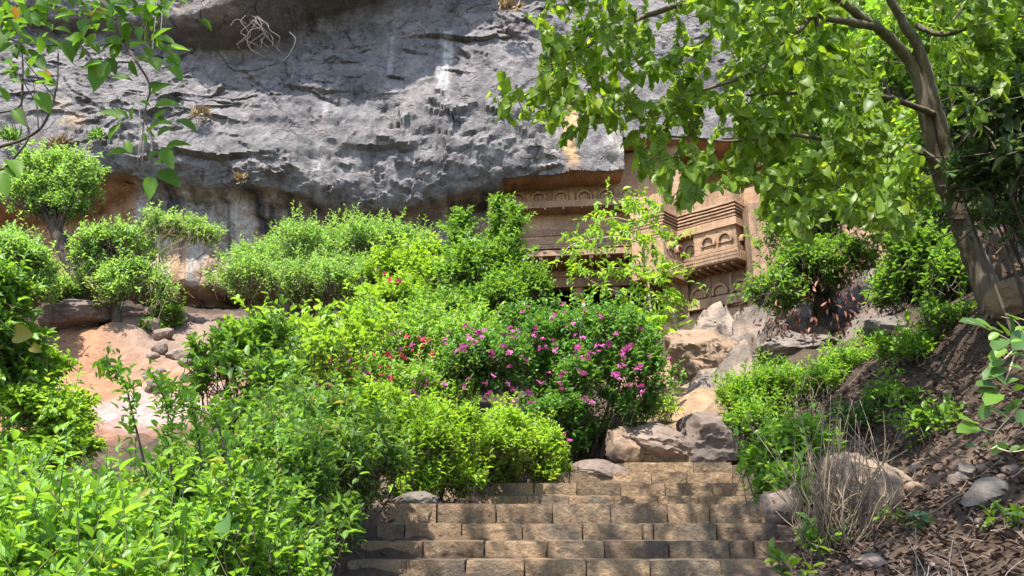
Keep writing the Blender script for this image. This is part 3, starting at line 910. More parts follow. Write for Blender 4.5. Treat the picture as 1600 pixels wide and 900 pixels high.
# soffit rafters and the lower niche wall
LW = -0.55
for i in range(7):
    u = 0.1 + (ub1 - 0.1) * (i + 0.3) / 7
    wbox('rafter', u - 0.05, u + 0.05, LW, BP + 0.02 if u > ub0 else 0.0, z_r0 - 0.085, z_r0 - 0.006, 0)
zq1 = wing(1130, 465, LW)[1]; zq0 = wing(1130, 477, LW + 0.2)[1]; zbse = wing(1130, 515, LW)[1]
wbox('lower_wall', -0.3, ub1 + 0.6, LW - 0.6, LW, zbse - 0.8, z_r0 + 0.01)
for c in (1093, 1127, 1160):
    u = wing(c, 458, LW)[0]
    warch(u, LW, zq1 + 0.20, 1.05)
for c in (1110, 1143, 1177):
    u = wing(c, 450, LW)[0]
    wbox('pilaster', u - 0.05, u + 0.05, LW, LW + 0.05, zq1, z_r0 - 0.1)
wbox('lower_ledge', -0.1, ub1 + 0.55, LW, LW + 0.26, zq0, zq1)
for c in (1083, 1113, 1147):
    u = wing(c, 495, LW)[0]
    bm = bmesh.new()
    bm_box(bm, u - 0.28, u + 0.28, -(LW + 0.05), -LW + 0.002, zq0 - 0.62, zq0 - 0.10, 0.01)
    rr = random.Random(int(c))
    for k in range(9):                                        # worn figures in low relief
        a, b = u + rr.uniform(-0.2, 0.2), zq0 - 0.36 + rr.uniform(-0.17, 0.17)
        bm_box(bm, a - 0.04, a + 0.04, -(LW + 0.085), -(LW + 0.03), b - 0.07, b + 0.07, 0.02)
    wpart('relief_panel', bm)
wbox('base_pillar', -0.75, -0.22, LW + 0.1, LW + 0.8, zbse - 0.9, z_r0 - 0.24)
wbox('plinth', -0.2, ub1 + 0.6, LW, LW + 0.14, zbse - 0.8, wing(1130, 506, LW)[1])
# back of the tall recess above the wing
bm = bmesh.new()
quad(bm, (uR - 1.2, 2.4, zf(420, 0)), (uR + 12, 2.4, zf(420, 0)), (uR + 12, 2.4, zf(170, 0)), (uR - 1.2, 2.4, zf(170, 0)))
quad(bm, (uR - 0.7, 2.4, zf(300, 0)), (uR - 0.7, 0.2, zf(300, 0)), (uR - 0.7, 0.2, zf(180, 0)), (uR - 0.7, 2.4, zf(180, 0)))
part('recess_wall', bm)

# small dark doorway further right
D0 = at(1330, 430, 24.3)
door = thing('cave_doorway', 'small dark rock-cut doorway with square pillars behind the right tree', 'doorway', (D0[0], D0[1], D0[2] - 0.6), R(-4))
def dbox(name, x0, x1, y0, y1, z0, z1, mat=None):
    bm = bmesh.new(); bm_box(bm, x0, x1, y0, y1, z0, z1, 0.02 if mat is None else 0)
    o = bpy.data.objects.new(name, mesh_bm(name, bm, mat or M['temple'])); COL.objects.link(o); o.parent = door
dbox('wall', -3.0, 0.0, 0.1, 2.2, -1.0, 3.2)
dbox('pillar', 0.92, 1.22, 0.0, 0.5, -0.5, 1.45)
dbox('pillar', 1.55, 1.9, 0.1, 0.6, -0.5, 1.45)
dbox('lintel', -0.01, 4.5, 0.05, 2.2, 1.45, 3.2)
dbox('wall', 2.4, 4.5, 0.12, 2.2, -1.0, 1.44)
dbox('recess_shade_panel', 0.0, 2.4, 1.6, 1.7, -1.0, 1.44, M['hall'])  # near-black panel, painted shade for the depth of the doorway

post_p = at(912, 484, 25.0)
post = thing('banded_post', 'small red and white banded post at the dark temple entrance', 'post', tuple(post_p))
for k in range(3):
    bm = bmesh.new()
    bmesh.ops.create_cone(bm, cap_ends=True, segments=10, radius1=0.075, radius2=0.07, depth=0.13, matrix=Matrix.Translation((0, 0, -0.02 + 0.14 * k)))
    o = bpy.data.objects.new('band', mesh_bm('band', bm, M['red_paint'] if k != 1 else M['white_paint'], False)); COL.objects.link(o); o.parent = post
bm = bmesh.new()
bmesh.ops.create_cone(bm, cap_ends=True, segments=10, radius1=0.06, radius2=0.06, depth=1.5, matrix=Matrix.Translation((0, 0, -0.83)))
o = bpy.data.objects.new('shaft', mesh_bm('shaft', bm, M['white_paint'])); COL.objects.link(o); o.parent = post

# ------------------------------------------------------------------ stairs
stair = thing('stone_staircase', 'flight of rough brown stone block steps climbing to the temple', 'staircase', (0, STEP_GEO[0][3], STEP_GEO[0][1]))
SL = Vector(stair.location)
rs = random.Random(3)
def stone_mesh(w_, h, d, seed):
    nx, nz, ny = max(3, int(w_ / 0.07)), 4, 3
    bm = bmesh.new()
    bmesh.ops.create_cube(bm, size=1)
    for v in bm.verts:
        v.co = Vector((v.co.x * w_, v.co.y * d, v.co.z * h))
    ex = [e for e in bm.edges if abs((e.verts[0].co - e.verts[1].co).x) > 1e-4]
    bmesh.ops.subdivide_edges(bm, edges=ex, cuts=nx, use_grid_fill=True)
    ez = [e for e in bm.edges if abs((e.verts[0].co - e.verts[1].co).z) > 1e-4]
    bmesh.ops.subdivide_edges(bm, edges=ez, cuts=nz, use_grid_fill=True)
    V = np.array([v.co[:] for v in bm.verts])
    n = fbm(V * 7 + seed * 3.7, 3, seed)
    n2 = fbm(V * 22 + seed * 1.7, 2, seed + 5)
    c = facets(V[:, 0] / 0.13 + seed, V[:, 2] / 0.09 + seed * 2, seed, 0.7)
    for i, v in enumerate(bm.verts):
        x, y, z = v.co
        fr = y < -d / 2 + 1e-4
        ex_ = max(0, abs(x) - (w_ / 2 - 0.02)) / 0.02; ez_ = max(0, abs(z) - (h / 2 - 0.015)) / 0.015
        if fr:
            v.co.y += -0.014 * n[i] - 0.012 * n2[i] - 0.016 * c[i] + 0.007 * max(ex_, ez_) + 0.004
        v.co.z += 0.004 * n[i] - (0.003 * ex_ if z > 0 else 0)
        v.co.x -= math.copysign(0.003, x) * (ez_ if ex_ > 0 else 0)
    me = mesh_bm('stone_block', bm, M['step'], True)
    me.set_sharp_from_angle(angle=R(40))
    return me
for k, (zt, zb, xs, Y) in enumerate(STEP_GEO):
    for i in range(len(xs) - 1):
        gap = rs.uniform(0.007, 0.018)
        w_ = xs[i + 1] - xs[i] - gap
        if w_ < 0.05: continue
        h = zt - zb + 0.03
        dd = 0.40
        me = stone_mesh(w_, h, dd, k * 20 + i)
        o = bpy.data.objects.new('stone_block', me); COL.objects.link(o); o.parent = stair
        o.location = Vector(((xs[i] + xs[i + 1]) / 2, Y + dd / 2 + rs.uniform(-0.012, 0.012), (zt + zb) / 2 - 0.015 + rs.uniform(-0.005, 0.004))) - SL
        o.rotation_euler = (0, rs.uniform(-0.006, 0.006), rs.uniform(-0.012, 0.012))

def hit(px, py, y0=3.0, y1=27.0):
    d = ray(px, py)
    Y = np.arange(y0, y1, 0.04)
    z = EYE + d[2] / d[1] * Y
    gg = ground0(d[0] / d[1] * Y, Y)
    k = np.where(z < gg)[0]
    return float(Y[k[0]]) if len(k) else y1

# ------------------------------------------------------------------ rocks
def rock_mesh(rx, ry, rz, seed, sub=4, rough=0.2, flat=0.3):
    bm = bmesh.new()
    bmesh.ops.create_icosphere(bm, subdivisions=sub, radius=1)
    V = np.array([v.co[:] for v in bm.verts])
    rd = np.random.default_rng(seed)
    rad = np.ones(len(V))
    for _ in range(11):                                    # flat broken faces
        n = rd.normal(size=3); n /= np.linalg.norm(n)
        c = rd.uniform(0.68, 0.93)
        d = V @ n
        rad = np.where(d * rad > c, c / np.maximum(d, 1e-3), rad)
    P = V * rad[:, None]
    P += V * (rough * 0.8 * fbm(P * 1.7 + seed, 4, seed) + rough * 0.35 * fbm(P * 6 + seed, 3, seed + 3, ridged=True))[:, None]
    P *= np.array([rx, ry, rz])
    for v, p in zip(bm.verts, P):
        v.co = p
    return bm

def rock(label, px, py, Y, wpx, hpx, dm=None, mat='boulder', seed=1, rot=0.0, tilt=0.0, cat='rock', name='rock', group=None, sub=4, rough=0.2):
    Y = hit(px, py + 0.30 * hpx) if Y > 0 else -Y
    p = at(px, py, Y + 0.12 * wpx / 100); s = mpp(p)
    rx, rz = wpx * s / 2, hpx * s / 2
    bm = rock_mesh(rx * 1.12, dm or rx * 0.8, rz * 1.15, seed, sub + (1 if wpx > 80 else 0), rough)
    bmesh.ops.rotate(bm, verts=bm.verts, cent=(0, 0, 0), matrix=Matrix.Rotation(tilt, 3, 'Y') @ Matrix.Rotation(rot, 3, 'X'))
    me = mesh_bm(name, bm, M[mat], True)
    try: me.set_sharp_from_angle(angle=R(32))
    except Exception: pass
    o = bpy.data.objects.new(name, me); COL.objects.link(o); o.location = tuple(p)
    return tag(o, label, cat, group)

bxs, bys = np.arange(2.6, 15.0, 0.09), np.arange(13.6, 26.5, 0.09)
BX, BY = np.meshgrid(bxs, bys)
bpx = project(np.stack([BX, BY, ground0(BX, BY)], -1))[0]
mask = smooth01(bpx, 1040, 1110) * (1 - smooth01(bpx, 1440, 1500)) * smooth01(BY + (BX - 5) * 0.25, 15.6, 17.2)
BP_ = np.stack([BX, BY, BX * 0], -1)
ux = BX + 0.5 * fbm(BP_ * 0.8, 3, 101); uy = BY + 0.4 * fbm(BP_ * 0.9, 3, 103) - 0.35 * BX
BZ = ground(BX, BY) - 0.55 + mask * (0.75 + 0.75 * facets(ux / 2.4, uy / 1.5, 105, 0.9) + 0.32 * facets(ux / 0.9, uy / 0.55, 107, 1.0) + 0.25 * fbm(BP_ * 0.9, 4, 109, ridged=True) + 0.05 * fbm(BP_ * 5, 3, 111) + 0.06 * facets(ux / 0.3, uy / 0.22, 113, 1.0))
ii = np.arange(BX.size).reshape(BX.shape)
F = np.stack([ii[:-1, :-1], ii[:-1, 1:], ii[1:, 1:], ii[1:, :-1]], -1).reshape(-1, 4)
bn = fbm(np.stack([BX, BY, BZ], -1) * 0.7, 4, 115)[..., None]
bt = np.array([0.155, 0.128, 0.108]) * (1 + 0.4 * bn) + np.clip(bn - 0.05, 0, 1) * np.array([0.30, 0.20, 0.13])
bme = mesh_np('bedrock', np.stack([BX, BY, BZ], -1).reshape(-1, 3), F, M['bedrock'], True, cattr={'tone': np.clip(bt, 0.03, 0.6).reshape(-1, 3)})
bme.set_sharp_from_angle(angle=R(35))
tag(link('bedrock', bme), 'angular grey-brown rock outcrop sloping up to the temple base', None, None, 'structure')
rock('large rounded tan boulder below the right end of the temple base', 1105, 562, 21.5, 125, 74, 1.4, 'boulder_tan', 12, 0.2, 0.25, 'boulder', 'boulder')
rock('flat topped grey rock beside the withered bush', 1240, 548, 18.5, 110, 48, 1.1, 'boulder_gray', 44, 0, 0.03, 'rock', 'rock')
rock('large smooth grey-pink boulder right above the top step', 1122, 688, 14.6, 150, 84, 0.9, 'boulder', 52, 0.1, -0.1, 'boulder', 'boulder', rough=0.15)
rock('cracked brown rock behind the left end of the top step', 1020, 696, 13.6, 120, 58, 0.6, 'boulder', 64, 0, 0.3, 'rock', 'rock')
rock('pointed slab leaning beside the flowering bush at the top step', 975, 700, 13.4, 55, 62, 0.35, 'boulder_tan', 71, 0, -0.7, 'rock', 'rock')
rock('smooth pale grey stone at the left end of the upper steps', 936, 738, 12.0, 90, 34, 0.4, 'boulder', 83, 0, 0.05, 'stone', 'stone', rough=0.1)
rock('low grey wedge-shaped stone on top of the step by the hedge', 648, 785, 8.3, 66, 28, 0.22, 'boulder_gray', 92, 0, -0.1, 'stone', 'stone')
rock('big tan boulder behind the dry twig bush', 1352, 772, 7.4, 130, 115, 0.45, 'boulder_tan', 104, 0, 0.45, 'boulder', 'boulder')
rock('small tan block at the right of the boulder behind the dry bush', 1431, 766, 7.0, 34, 26, 0.1, 'boulder_tan', 113, 0, 0.3, 'stone', 'stone', sub=3)
rock('flat brown stone lying at the foot of the dry twig bush', 1372, 880, 5.9, 66, 26, 0.2, 'boulder', 122, 0, 0.05, 'stone', 'stone', sub=3)
rock('brown stone beside the right end of the steps under the leafy shrub', 1222, 792, 8.2, 60, 60, 0.25, 'boulder', 131, 0, 0.2, 'stone', 'stone')
rock('angular overhanging boulder on the crest of the bare earth slope', 128, 494, 23.6, 96, 52, 1.1, 'boulder', 142, 0, -0.25, 'boulder', 'boulder')
rock('thin flat slab left of the boulder on the bare earth crest', 103, 482, 24.2, 38, 16, 0.5, 'boulder', 153, 0, 0.15, 'slab', 'rock_slab', sub=3)
rock('elongated brown stone half buried high on the right bank', 1514, 738, 6.3, 44, 20, 0.08, 'boulder_gray', 161, 0, 0.5, 'stone', 'stone', sub=3)
rock('grey angular stone in the leaf litter at the right edge', 1540, 770, 5.8, 70, 40, 0.12, 'boulder_gray', 173, 0, -0.4, 'stone', 'stone', sub=3)
rock('round grey-brown stone just below the elongated one on the bank', 1497, 752, 6.2, 30, 26, 0.07, 'boulder', 182, 0, 0, 'stone', 'stone', sub=3)
rock('reddish crumbling boulder at the foot of the large right tree', 1590, 470, 9.4, 80, 60, 0.4, 'boulder_tan', 194, 0, 0, 'boulder', 'boulder')
rock('grey rock in the thicket left of the large tree', 1385, 515, 14.5, 60, 40, 0.4, 'boulder_gray', 203, 0, 0.2, 'rock', 'rock')
rr = random.Random(11)
for k in range(26):                                         # rubble beside the earth slip
    X = rr.uniform(225, 345); Yp = rr.uniform(505, 640)
    Y = np.interp(Yp, [500, 560, 640, 700], [26, 23, 20, 17.5])
    p = at(X, Yp, Y); z = gz(p[0], p[1])
    s = rr.uniform(0.12, 0.34)
    me = mesh_bm('rubble_stone', rock_mesh(s * 1.3, s, s * 0.75, 300 + k, 2, 0.2), M['boulder'], False)
    o = bpy.data.objects.new('rubble_stone', me); COL.objects.link(o); o.location = (p[0], p[1], z + s * 0.3)
    o.rotation_euler = (rr.uniform(-.3, .3), rr.uniform(-.3, .3), rr.uniform(0, 6))
    tag(o, 'broken brown stone in the rubble strewn right of the bare earth slope', 'stone', 'rubble beside the bare earth slope')
for k in range(16):                                         # stones on the right bank
    X = rr.uniform(1390, 1600); Yp = rr.uniform(600, 890)
    Y = np.interp(Yp, [600, 700, 800, 900], [9.5, 7.5, 6.0, 4.8])
    p = at(X, Yp, Y); z = gz(p[0], p[1])
    s = rr.uniform(0.02, 0.06)
    me = mesh_bm('small_stone', rock_mesh(s * 1.4, s, s * 0.8, 400 + k, 2, 0.2), M['boulder'], False)
    o = bpy.data.objects.new('small_stone', me); COL.objects.link(o); o.location = (p[0], p[1], z + s * 0.35)
    o.rotation_euler = (rr.uniform(-.3, .3), rr.uniform(-.3, .3), rr.uniform(0, 6))
    tag(o, 'small loose stone among the dead leaves of the right bank', 'stone', 'small stones on the right bank')

# ------------------------------------------------------------------ leaves
def tmpl(pts, zs_mid, fold, droop):
    """pts: list of (x, halfwidth); folded along the midrib, drooping tip"""
    V, F = [], []
    n = len(pts)
    for x, h in pts:
        z = -droop * x * x
        V += [(x, 0, z), (x - 0.02 * (h > 0), h, z + fold * h), (x - 0.02 * (h > 0), -h, z + fold * h)]
    for i in range(n - 1):
        a, b = 3 * i, 3 * (i + 1)
        if pts[i][1] == 0:
            F += [(a, b, b + 1), (a, b + 2, b)]
        elif pts[i + 1][1] == 0:
            F += [(a, b, a + 1), (a, a + 2, b)]
        else:
            F += [(a, b, b + 1), (a, b + 1, a + 1), (a, a + 2, b + 2), (a, b + 2, b)]
    return np.array(V, float), np.array(F)
T = {
    'oval': tmpl([(0, 0), (0.22, 0.36), (0.5, 0.5), (0.78, 0.33), (1, 0)], 0, 0.35, 0.18),
    'lance': tmpl([(0, 0), (0.3, 0.42), (0.62, 0.42), (1, 0)], 0, 0.4, 0.22),
    'heart': tmpl([(0, 0.12), (-0.06, 0.34), (0.14, 0.5), (0.42, 0.48), (0.74, 0.31), (1, 0)], 0, 0.28, 0.22),
    'round': tmpl([(0, 0), (0.15, 0.34), (0.45, 0.5), (0.8, 0.38), (1, 0)], 0, 0.22, 0.12),
    'cheap': tmpl([(0, 0), (0.45, 0.5), (1, 0)], 0, 0.4, 0.15),
    'curl': tmpl([(0, 0), (0.25, 0.36), (0.6, 0.46), (1, 0)], 0, 0.55, -0.25),
}

def unit(a):
    return a / (np.linalg.norm(a, axis=-1, keepdims=True) + 1e-9)

class Leaves:
    def __init__(self):
        self.p, self.d, self.n, self.l, self.w = [], [], [], [], []
    def add(self, p, d, n, l, w_):
        d = unit(d)
        n = n - d * np.sum(n * d, -1, keepdims=True)
        n = unit(n)
        self.p.append(p); self.d.append(d); self.n.append(n); self.l.append(np.broadcast_to(l, p.shape[:1])); self.w.append(np.broadcast_to(w_, p.shape[:1]))
    def cat(self):
        return [np.concatenate(x) for x in (self.p, self.d, self.n, self.l, self.w)]

LEAF_COUNT = 0
def build_leaves(LV, tname, mat, parent, nparts=0, name='foliage', part_name='leaf', thin=1.0):
    """the nearest leaves in view become leaf objects sharing one mesh; the rest is one foliage mesh"""
    global LEAF_COUNT
    p, d, n, l, w_ = LV.cat()
    m = p[:, 2] > ground0(p[:, 0], p[:, 1]) - 0.05
    p, d, n, l, w_ = p[m], d[m], n[m], l[m], w_[m]
    V0, F0_ = T[tname]
    sel = np.zeros(len(p), bool)
    if nparts:
        X, Yp, dp = project(p + d * l[:, None] * 0.5)
        score = l / np.maximum(dp, 0.1)
        bad = (X < 2) | (X > 1598) | (Yp < 2) | (Yp > 898) | (dp < 0.2)
        score = np.where(bad, -1, score - 0.0 * dp)
        # mix of size and nearness so the chosen ones lie on the seen side
        score = np.where(bad, -1, score / np.median(score[~bad]) - 0.6 * (dp - dp[~bad].min()))
        idx = np.argsort(-score)[:nparts]
        idx = idx[~bad[idx]]
        sel[idx] = True
        me = mesh_np('leaf', V0, F0_, mat, True)
        pl = parent.location
        for i in idx:
            s = np.cross(n[i], d[i])
            Mx = Matrix(((d[i][0] * l[i], s[0] * w_[i], n[i][0] * l[i], p[i][0] - pl.x), (d[i][1] * l[i], s[1] * w_[i], n[i][1] * l[i], p[i][1] - pl.y), (d[i][2] * l[i], s[2] * w_[i], n[i][2] * l[i], p[i][2] - pl.z), (0, 0, 0, 1)))
            o = bpy.data.objects.new(part_name, me)
            COL.objects.link(o)
            o.parent = parent
            o.matrix_local = Mx
    r = ~sel
    if r.sum():
        p, d, n, l, w_ = p[r], d[r], n[r], l[r], w_[r]
        s = np.cross(n, d)
        V = (p[:, None] + V0[None, :, 0, None] * (d * l[:, None])[:, None] + V0[None, :, 1, None] * (s * w_[:, None])[:, None] + V0[None, :, 2, None] * (n * l[:, None])[:, None]).reshape(-1, 3)
        F = (F0_[None] + (np.arange(len(p)) * len(V0))[:, None, None]).reshape(-1, 3)
        rnd = np.repeat(rng.random(len(p)), len(F0_))
        o = link(name, mesh_np(name, V, F, mat, True, attrs={'rnd': ('FACE', rnd)}), parent)
        o['kind'] = 'stuff'
        LEAF_COUNT += len(p) * len(F0_)

def shoots(LV, tips, dirs, L, per, ll, lw, spread=(78, 24), droop=0.15, flat=0.0, stems=None, srad=0.003, jit=0.25, opposite=True, nrm=None):
    """leaves set along shoots that end at tips"""
    n = len(tips)
    dirs = unit(dirs)
    ref = unit(rng.normal(size=(n, 3)))
    A = unit(np.cross(dirs, ref)); B = np.cross(dirs, A)
    if flat:                                      # leaves lie in one flat spray
        side = np.cross(dirs, np.array([0, 0, 1.0]) + 0.15 * rng.normal(size=(n, 3)))
        A = unit(A * (1 - flat) + unit(side) * flat); B = unit(np.cross(dirs, A))
    L = np.broadcast_to(L, (n,)) * rng.uniform(0.7, 1.3, n)
    ph = rng.uniform(0, 6.28, n) * (1 - flat)
    for k in range(per):
        t = (k + 0.5) / per
        if opposite:
            a = ph + (k // 2) * (math.pi / 2) * (1 - flat) + (k % 2) * math.pi
        else:
            a = ph + k * (2.4 * (1 - flat) + math.pi * flat)
        a = a + rng.normal(0, 0.25, n)
        al = np.radians(spread[0] + (spread[1] - spread[0]) * t + rng.normal(0, 10, n))
        rad = A * np.cos(a)[:, None] + B * np.sin(a)[:, None]
        d = dirs * np.cos(al)[:, None] + rad * np.sin(al)[:, None] + np.array([0, 0, -droop]) + jit * 0.5 * rng.normal(size=(n, 3))
        base = tips - dirs * (L * (1 - t))[:, None]
        nn = (dirs * 0.5 + np.array([0, 0, 0.8]) if nrm is None else nrm + dirs * 0.1) + jit * rng.normal(size=(n, 3))
        sz = (0.62 + 0.5 * math.sin(math.pi * min(1, t * 0.9 + 0.1))) * rng.uniform(0.55, 1.3, n)
        LV.add(base, d, nn, ll * sz, lw * sz)
    if stems is not None:
        for i in range(n):
            stems.append((np.array([tips[i] - dirs[i] * L[i] * 1.5, tips[i] - dirs[i] * L[i] * 0.6, tips[i]]), np.array([srad * 1.6, srad * 1.2, srad * 0.5])))

def blobpts(blobs, n, surf=0.7, lump=0.2, lf=1.2, low=-0.35, clump=11, main=0.78):
    """points on and in a union of lumpy ellipsoids"""
    big = []
    for c, r in blobs:
        big.append((c, tuple(main * np.array(r))))
        for _ in range(clump):
            u = unit(rng.normal(size=3)); u[2] = abs(u[2]) if rng.random() < 0.75 else u[2]
            f = rng.uniform(0.24, 0.5)
            big.append((tuple(np.array(c) + np.array(r) * u * rng.uniform(0.62, 1.02 - f * 0.35)), tuple(np.array(r) * f * rng.uniform(0.8, 1.25, 3))))
    blobs = big
    area = np.array([(b[1][0] * b[1][1] + b[1][1] * b[1][2] + b[1][0] * b[1][2]) for b in blobs])
    k = rng.choice(len(blobs), size=n * 2, p=area / area.sum())
    C = np.array([b[0] for b in blobs])[k]; Rr = np.array([b[1] for b in blobs])[k]
    u = unit(rng.normal(size=(n * 2, 3)))
    u[:, 2] = np.where(u[:, 2] < low, -u[:, 2], u[:, 2])
    f = np.where(rng.random(n * 2) < surf, 1 - np.abs(rng.normal(0, 0.08, n * 2)), rng.uniform(0.35, 0.95, n * 2))
    p = C + Rr * u * f[:, None]
    lumpn = fbm(p * (lf / np.mean(Rr)) * 1.6 + 11, 3, 91)
    p = C + Rr * u * (f * (1 + lump * 1.6 * lumpn))[:, None]
    inside = np.zeros(n * 2, bool)
    for j, b in enumerate(blobs):
        q = (p - np.array(b[0])) / np.array(b[1])
        inside |= (np.sum(q * q, 1) < 0.42) & (k != j)
    keep = np.where(~inside)[0][:n]
    return p[keep], u[keep]

def Bl(px, py, Y, rxp, rzp, ry=None):
    p = at(px, py, Y); s = mpp(p)
    return (tuple(p), (rxp * s, ry if ry else 0.8 * (rxp + rzp) / 2 * s, rzp * s))

def bush(name, label, cat, blobs, n, ll, lw, mat, tn='lance', per=8, L=None, up=0.5, parts=0, group=None, surf=0.7, lump=0.2, lf=1.2, bark='bark_dark', limbs=9, spread=(78, 24), droop=0.12, flat=0.0, stems=True, jit=0.25, limb_r=0.008, base=None, low=-0.35, opposite=True):
    c = np.mean([b[0] for b in blobs], axis=0)
    bx, by = (c[0], c[1]) if base is None else base
    root = thing(name, label, cat, (bx, by, gz(bx, by)), group=group)
    p, u = blobpts(blobs, n, surf, lump, lf, low)
    m_ = rng.random(len(p)) < 0.10
    p[m_] += (u[m_] * 0.5 + np.array([0, 0, 0.7])) * (L or ll * 3.2) * rng.uniform(0.3, 1.1, (m_.sum(), 1))
    LV = Leaves()
    st = [] if stems else None
    d = u * (1 - up) + np.array([0, 0, up]) + 0.22 * rng.normal(size=p.shape)
    L = L or ll * 3.2
    shoots(LV, p, d, L, per, ll, lw, spread, droop, flat, st, max(0.0015, ll * 0.03), jit, opposite)
    build_leaves(LV, tn, M[mat], root, parts)
    # limbs rising from the ground into the crown
    paths = []
    tip = p[rng.choice(len(p), size=min(limbs, len(p)), replace=False)]
    for q in tip:
        b0 = np.array([bx, by, 0]) + np.array([rng.normal(0, 0.1), rng.normal(0, 0.1), 0]) + (np.array([q[0], q[1], 0]) - np.array([bx, by, 0])) * 0.35
        b0[2] = gz(b0[0], b0[1]) - 0.05
        mid = b0 * 0.45 + q * 0.55 + rng.normal(0, 0.08, 3) + np.array([0, 0, 0.1 * abs(q[2] - b0[2])])
        P, r = smooth_path([b0, mid, q], [limb_r * 1.5, limb_r, limb_r * 0.3], 5)
        paths.append((P, r))
    o = tube_obj('branch', paths, M[bark], root, 5)
    if len(paths) > 1: o['kind'] = 'stuff'
    if st:
        V, F = tube_arrays(st, 3)
        o = link('twig', mesh_np('twig', V, F, M[bark], True), root); o['kind'] = 'stuff'
    return root, p

FLOWER = {}
def flower_mesh(key):
    if key in FLOWER: return FLOWER[key]
    V, F = [], []
    r2 = np.random.default_rng(5)
    T0, F0_ = T['cheap']
    for k in range(6):
        a = k * 1.05 + r2.uniform(-.3, .3); e = r2.uniform(0.1, 1.1)
        d = np.array([math.cos(a) * math.cos(e), math.sin(a) * math.cos(e), math.sin(e)])
        n = unit(np.array([0, 0, 1.0]) - d * d[2]); s = np.cross(n, d)
        o = r2.normal(0, 0.15, 3)
        V.append(o + T0[:, 0:1] * d + T0[:, 1:2] * 0.85 * s + T0[:, 2:3] * n); F.append(F0_ + k * len(T0))
    FLOWER[key] = mesh_np('flower', np.concatenate(V), np.concatenate(F), M[key], True)
    return FLOWER[key]
def flowers(root, pts, key, size):
    me = flower_mesh(key)
    for q in pts:
        o = bpy.data.objects.new('flower', me); COL.objects.link(o); o.parent = root
        o.location = Vector(q) - Vector(root.location)
        s = size * rng.uniform(0.7, 1.3)
        o.scale = (s, s, s); o.rotation_euler = tuple(rng.uniform(-0.9, 0.9, 2)) + (rng.uniform(0, 6.28),)
def flower_spots(blobs, pxs, spread=0.0):
    """where the sight line through each photo spot meets the front of the bush"""
    out = []
    o = np.array([0, 0, EYE])
    for (x, y) in pxs:
        d = ray(x, y); best = None
        for c, r in blobs:
            c, r = np.array(c), np.array(r) * 1.08
            dd, oo = d / r, (o - c) / r
            a, b, cc = dd @ dd, 2 * dd @ oo, oo @ oo - 1
            q = b * b - 4 * a * cc
            if q > 0:
                t = (-b - math.sqrt(q)) / (2 * a)
                if t > 0 and (best is None or t < best): best = t
        if best is not None:
            out.append(o + d * (best - 0.12) + rng.normal(0, 0.04, 3))
    return out
#PLANTS
# ------------------------------------------------------------------ hedge along the left of the stairs
HEDGE = 'fresh green hedge shrubs left of the stairs'
bush('hedge_shrub', 'nearest fresh green hedge shrub filling the bottom left corner', 'shrub',
     [Bl(30, 920, 2.75, 200, 150, 0.45), Bl(190, 965, 2.7, 170, 130, 0.4), Bl(-70, 840, 3.0, 150, 100, 0.5)], 1150, 0.056, 0.027, 'leaf_hedge', 'oval', 8, 0.2, 0.6, 300, HEDGE, bark='stem_green')
bush('hedge_shrub', 'fresh green hedge shrub below the bare earth slope, second from the bottom left corner', 'shrub',
     [Bl(140, 870, 3.9, 190, 105, 0.6), Bl(320, 885, 3.6, 170, 135, 0.5), Bl(20, 840, 4.2, 150, 85, 0.6)], 1450, 0.055, 0.026, 'leaf_hedge', 'oval', 8, 0.2, 0.6, 300, HEDGE)
bush('hedge_shrub', 'tall fresh green hedge shrub leaning to the lowest steps', 'shrub',
     [Bl(335, 785, 4.9, 130, 95, 0.7), Bl(430, 790, 4.9, 115, 120, 0.6), Bl(440, 880, 4.6, 70, 80, 0.4), Bl(445, 835, 5.3, 46, 60, 0.3)], 1650, 0.060, 0.028, 'leaf_hedge_dull', 'oval', 8, 0.2, 0.62, 300, HEDGE)
bush('hedge_shrub', 'rounded hedge shrub beside the third and fourth step', 'shrub',
     [Bl(505, 715, 6.3, 100, 95, 0.7), Bl(470, 700, 6.8, 100, 85, 0.6), Bl(575, 715, 7.0, 62, 70, 0.5), Bl(485, 795, 6.0, 48, 46, 0.3), Bl(555, 762, 7.0, 36, 36, 0.3)], 1900, 0.070, 0.032, 'leaf_hedge_dull', 'lance', 8, 0.2, 0.62, 300, HEDGE)
bush('hedge_shrub', 'sunlit hedge shrub in front of the flowers at the stair landing', 'shrub',
     [Bl(640, 690, 8.9, 70, 80, 0.7), Bl(700, 700, 9.4, 70, 75, 0.7), Bl(590, 660, 9.2, 60, 55, 0.6), Bl(650, 750, 8.7, 55, 34, 0.4), Bl(715, 748, 9.3, 50, 30, 0.4)], 1900, 0.074, 0.034, 'leaf_hedge_bright', 'lance', 8, 0.2, 0.62, 300, HEDGE)
bush('hedge_shrub', 'low bright hedge shrub at the left end of the upper steps', 'shrub',
     [Bl(775, 700, 10.8, 70, 62, 0.8), Bl(845, 705, 11.8, 52, 48, 0.6), Bl(775, 735, 11.2, 50, 24, 0.4), Bl(850, 728, 12, 42, 18, 0.4)], 1700, 0.076, 0.036, 'leaf_hedge_bright', 'lance', 8, 0.22, 0.6, 300, HEDGE)
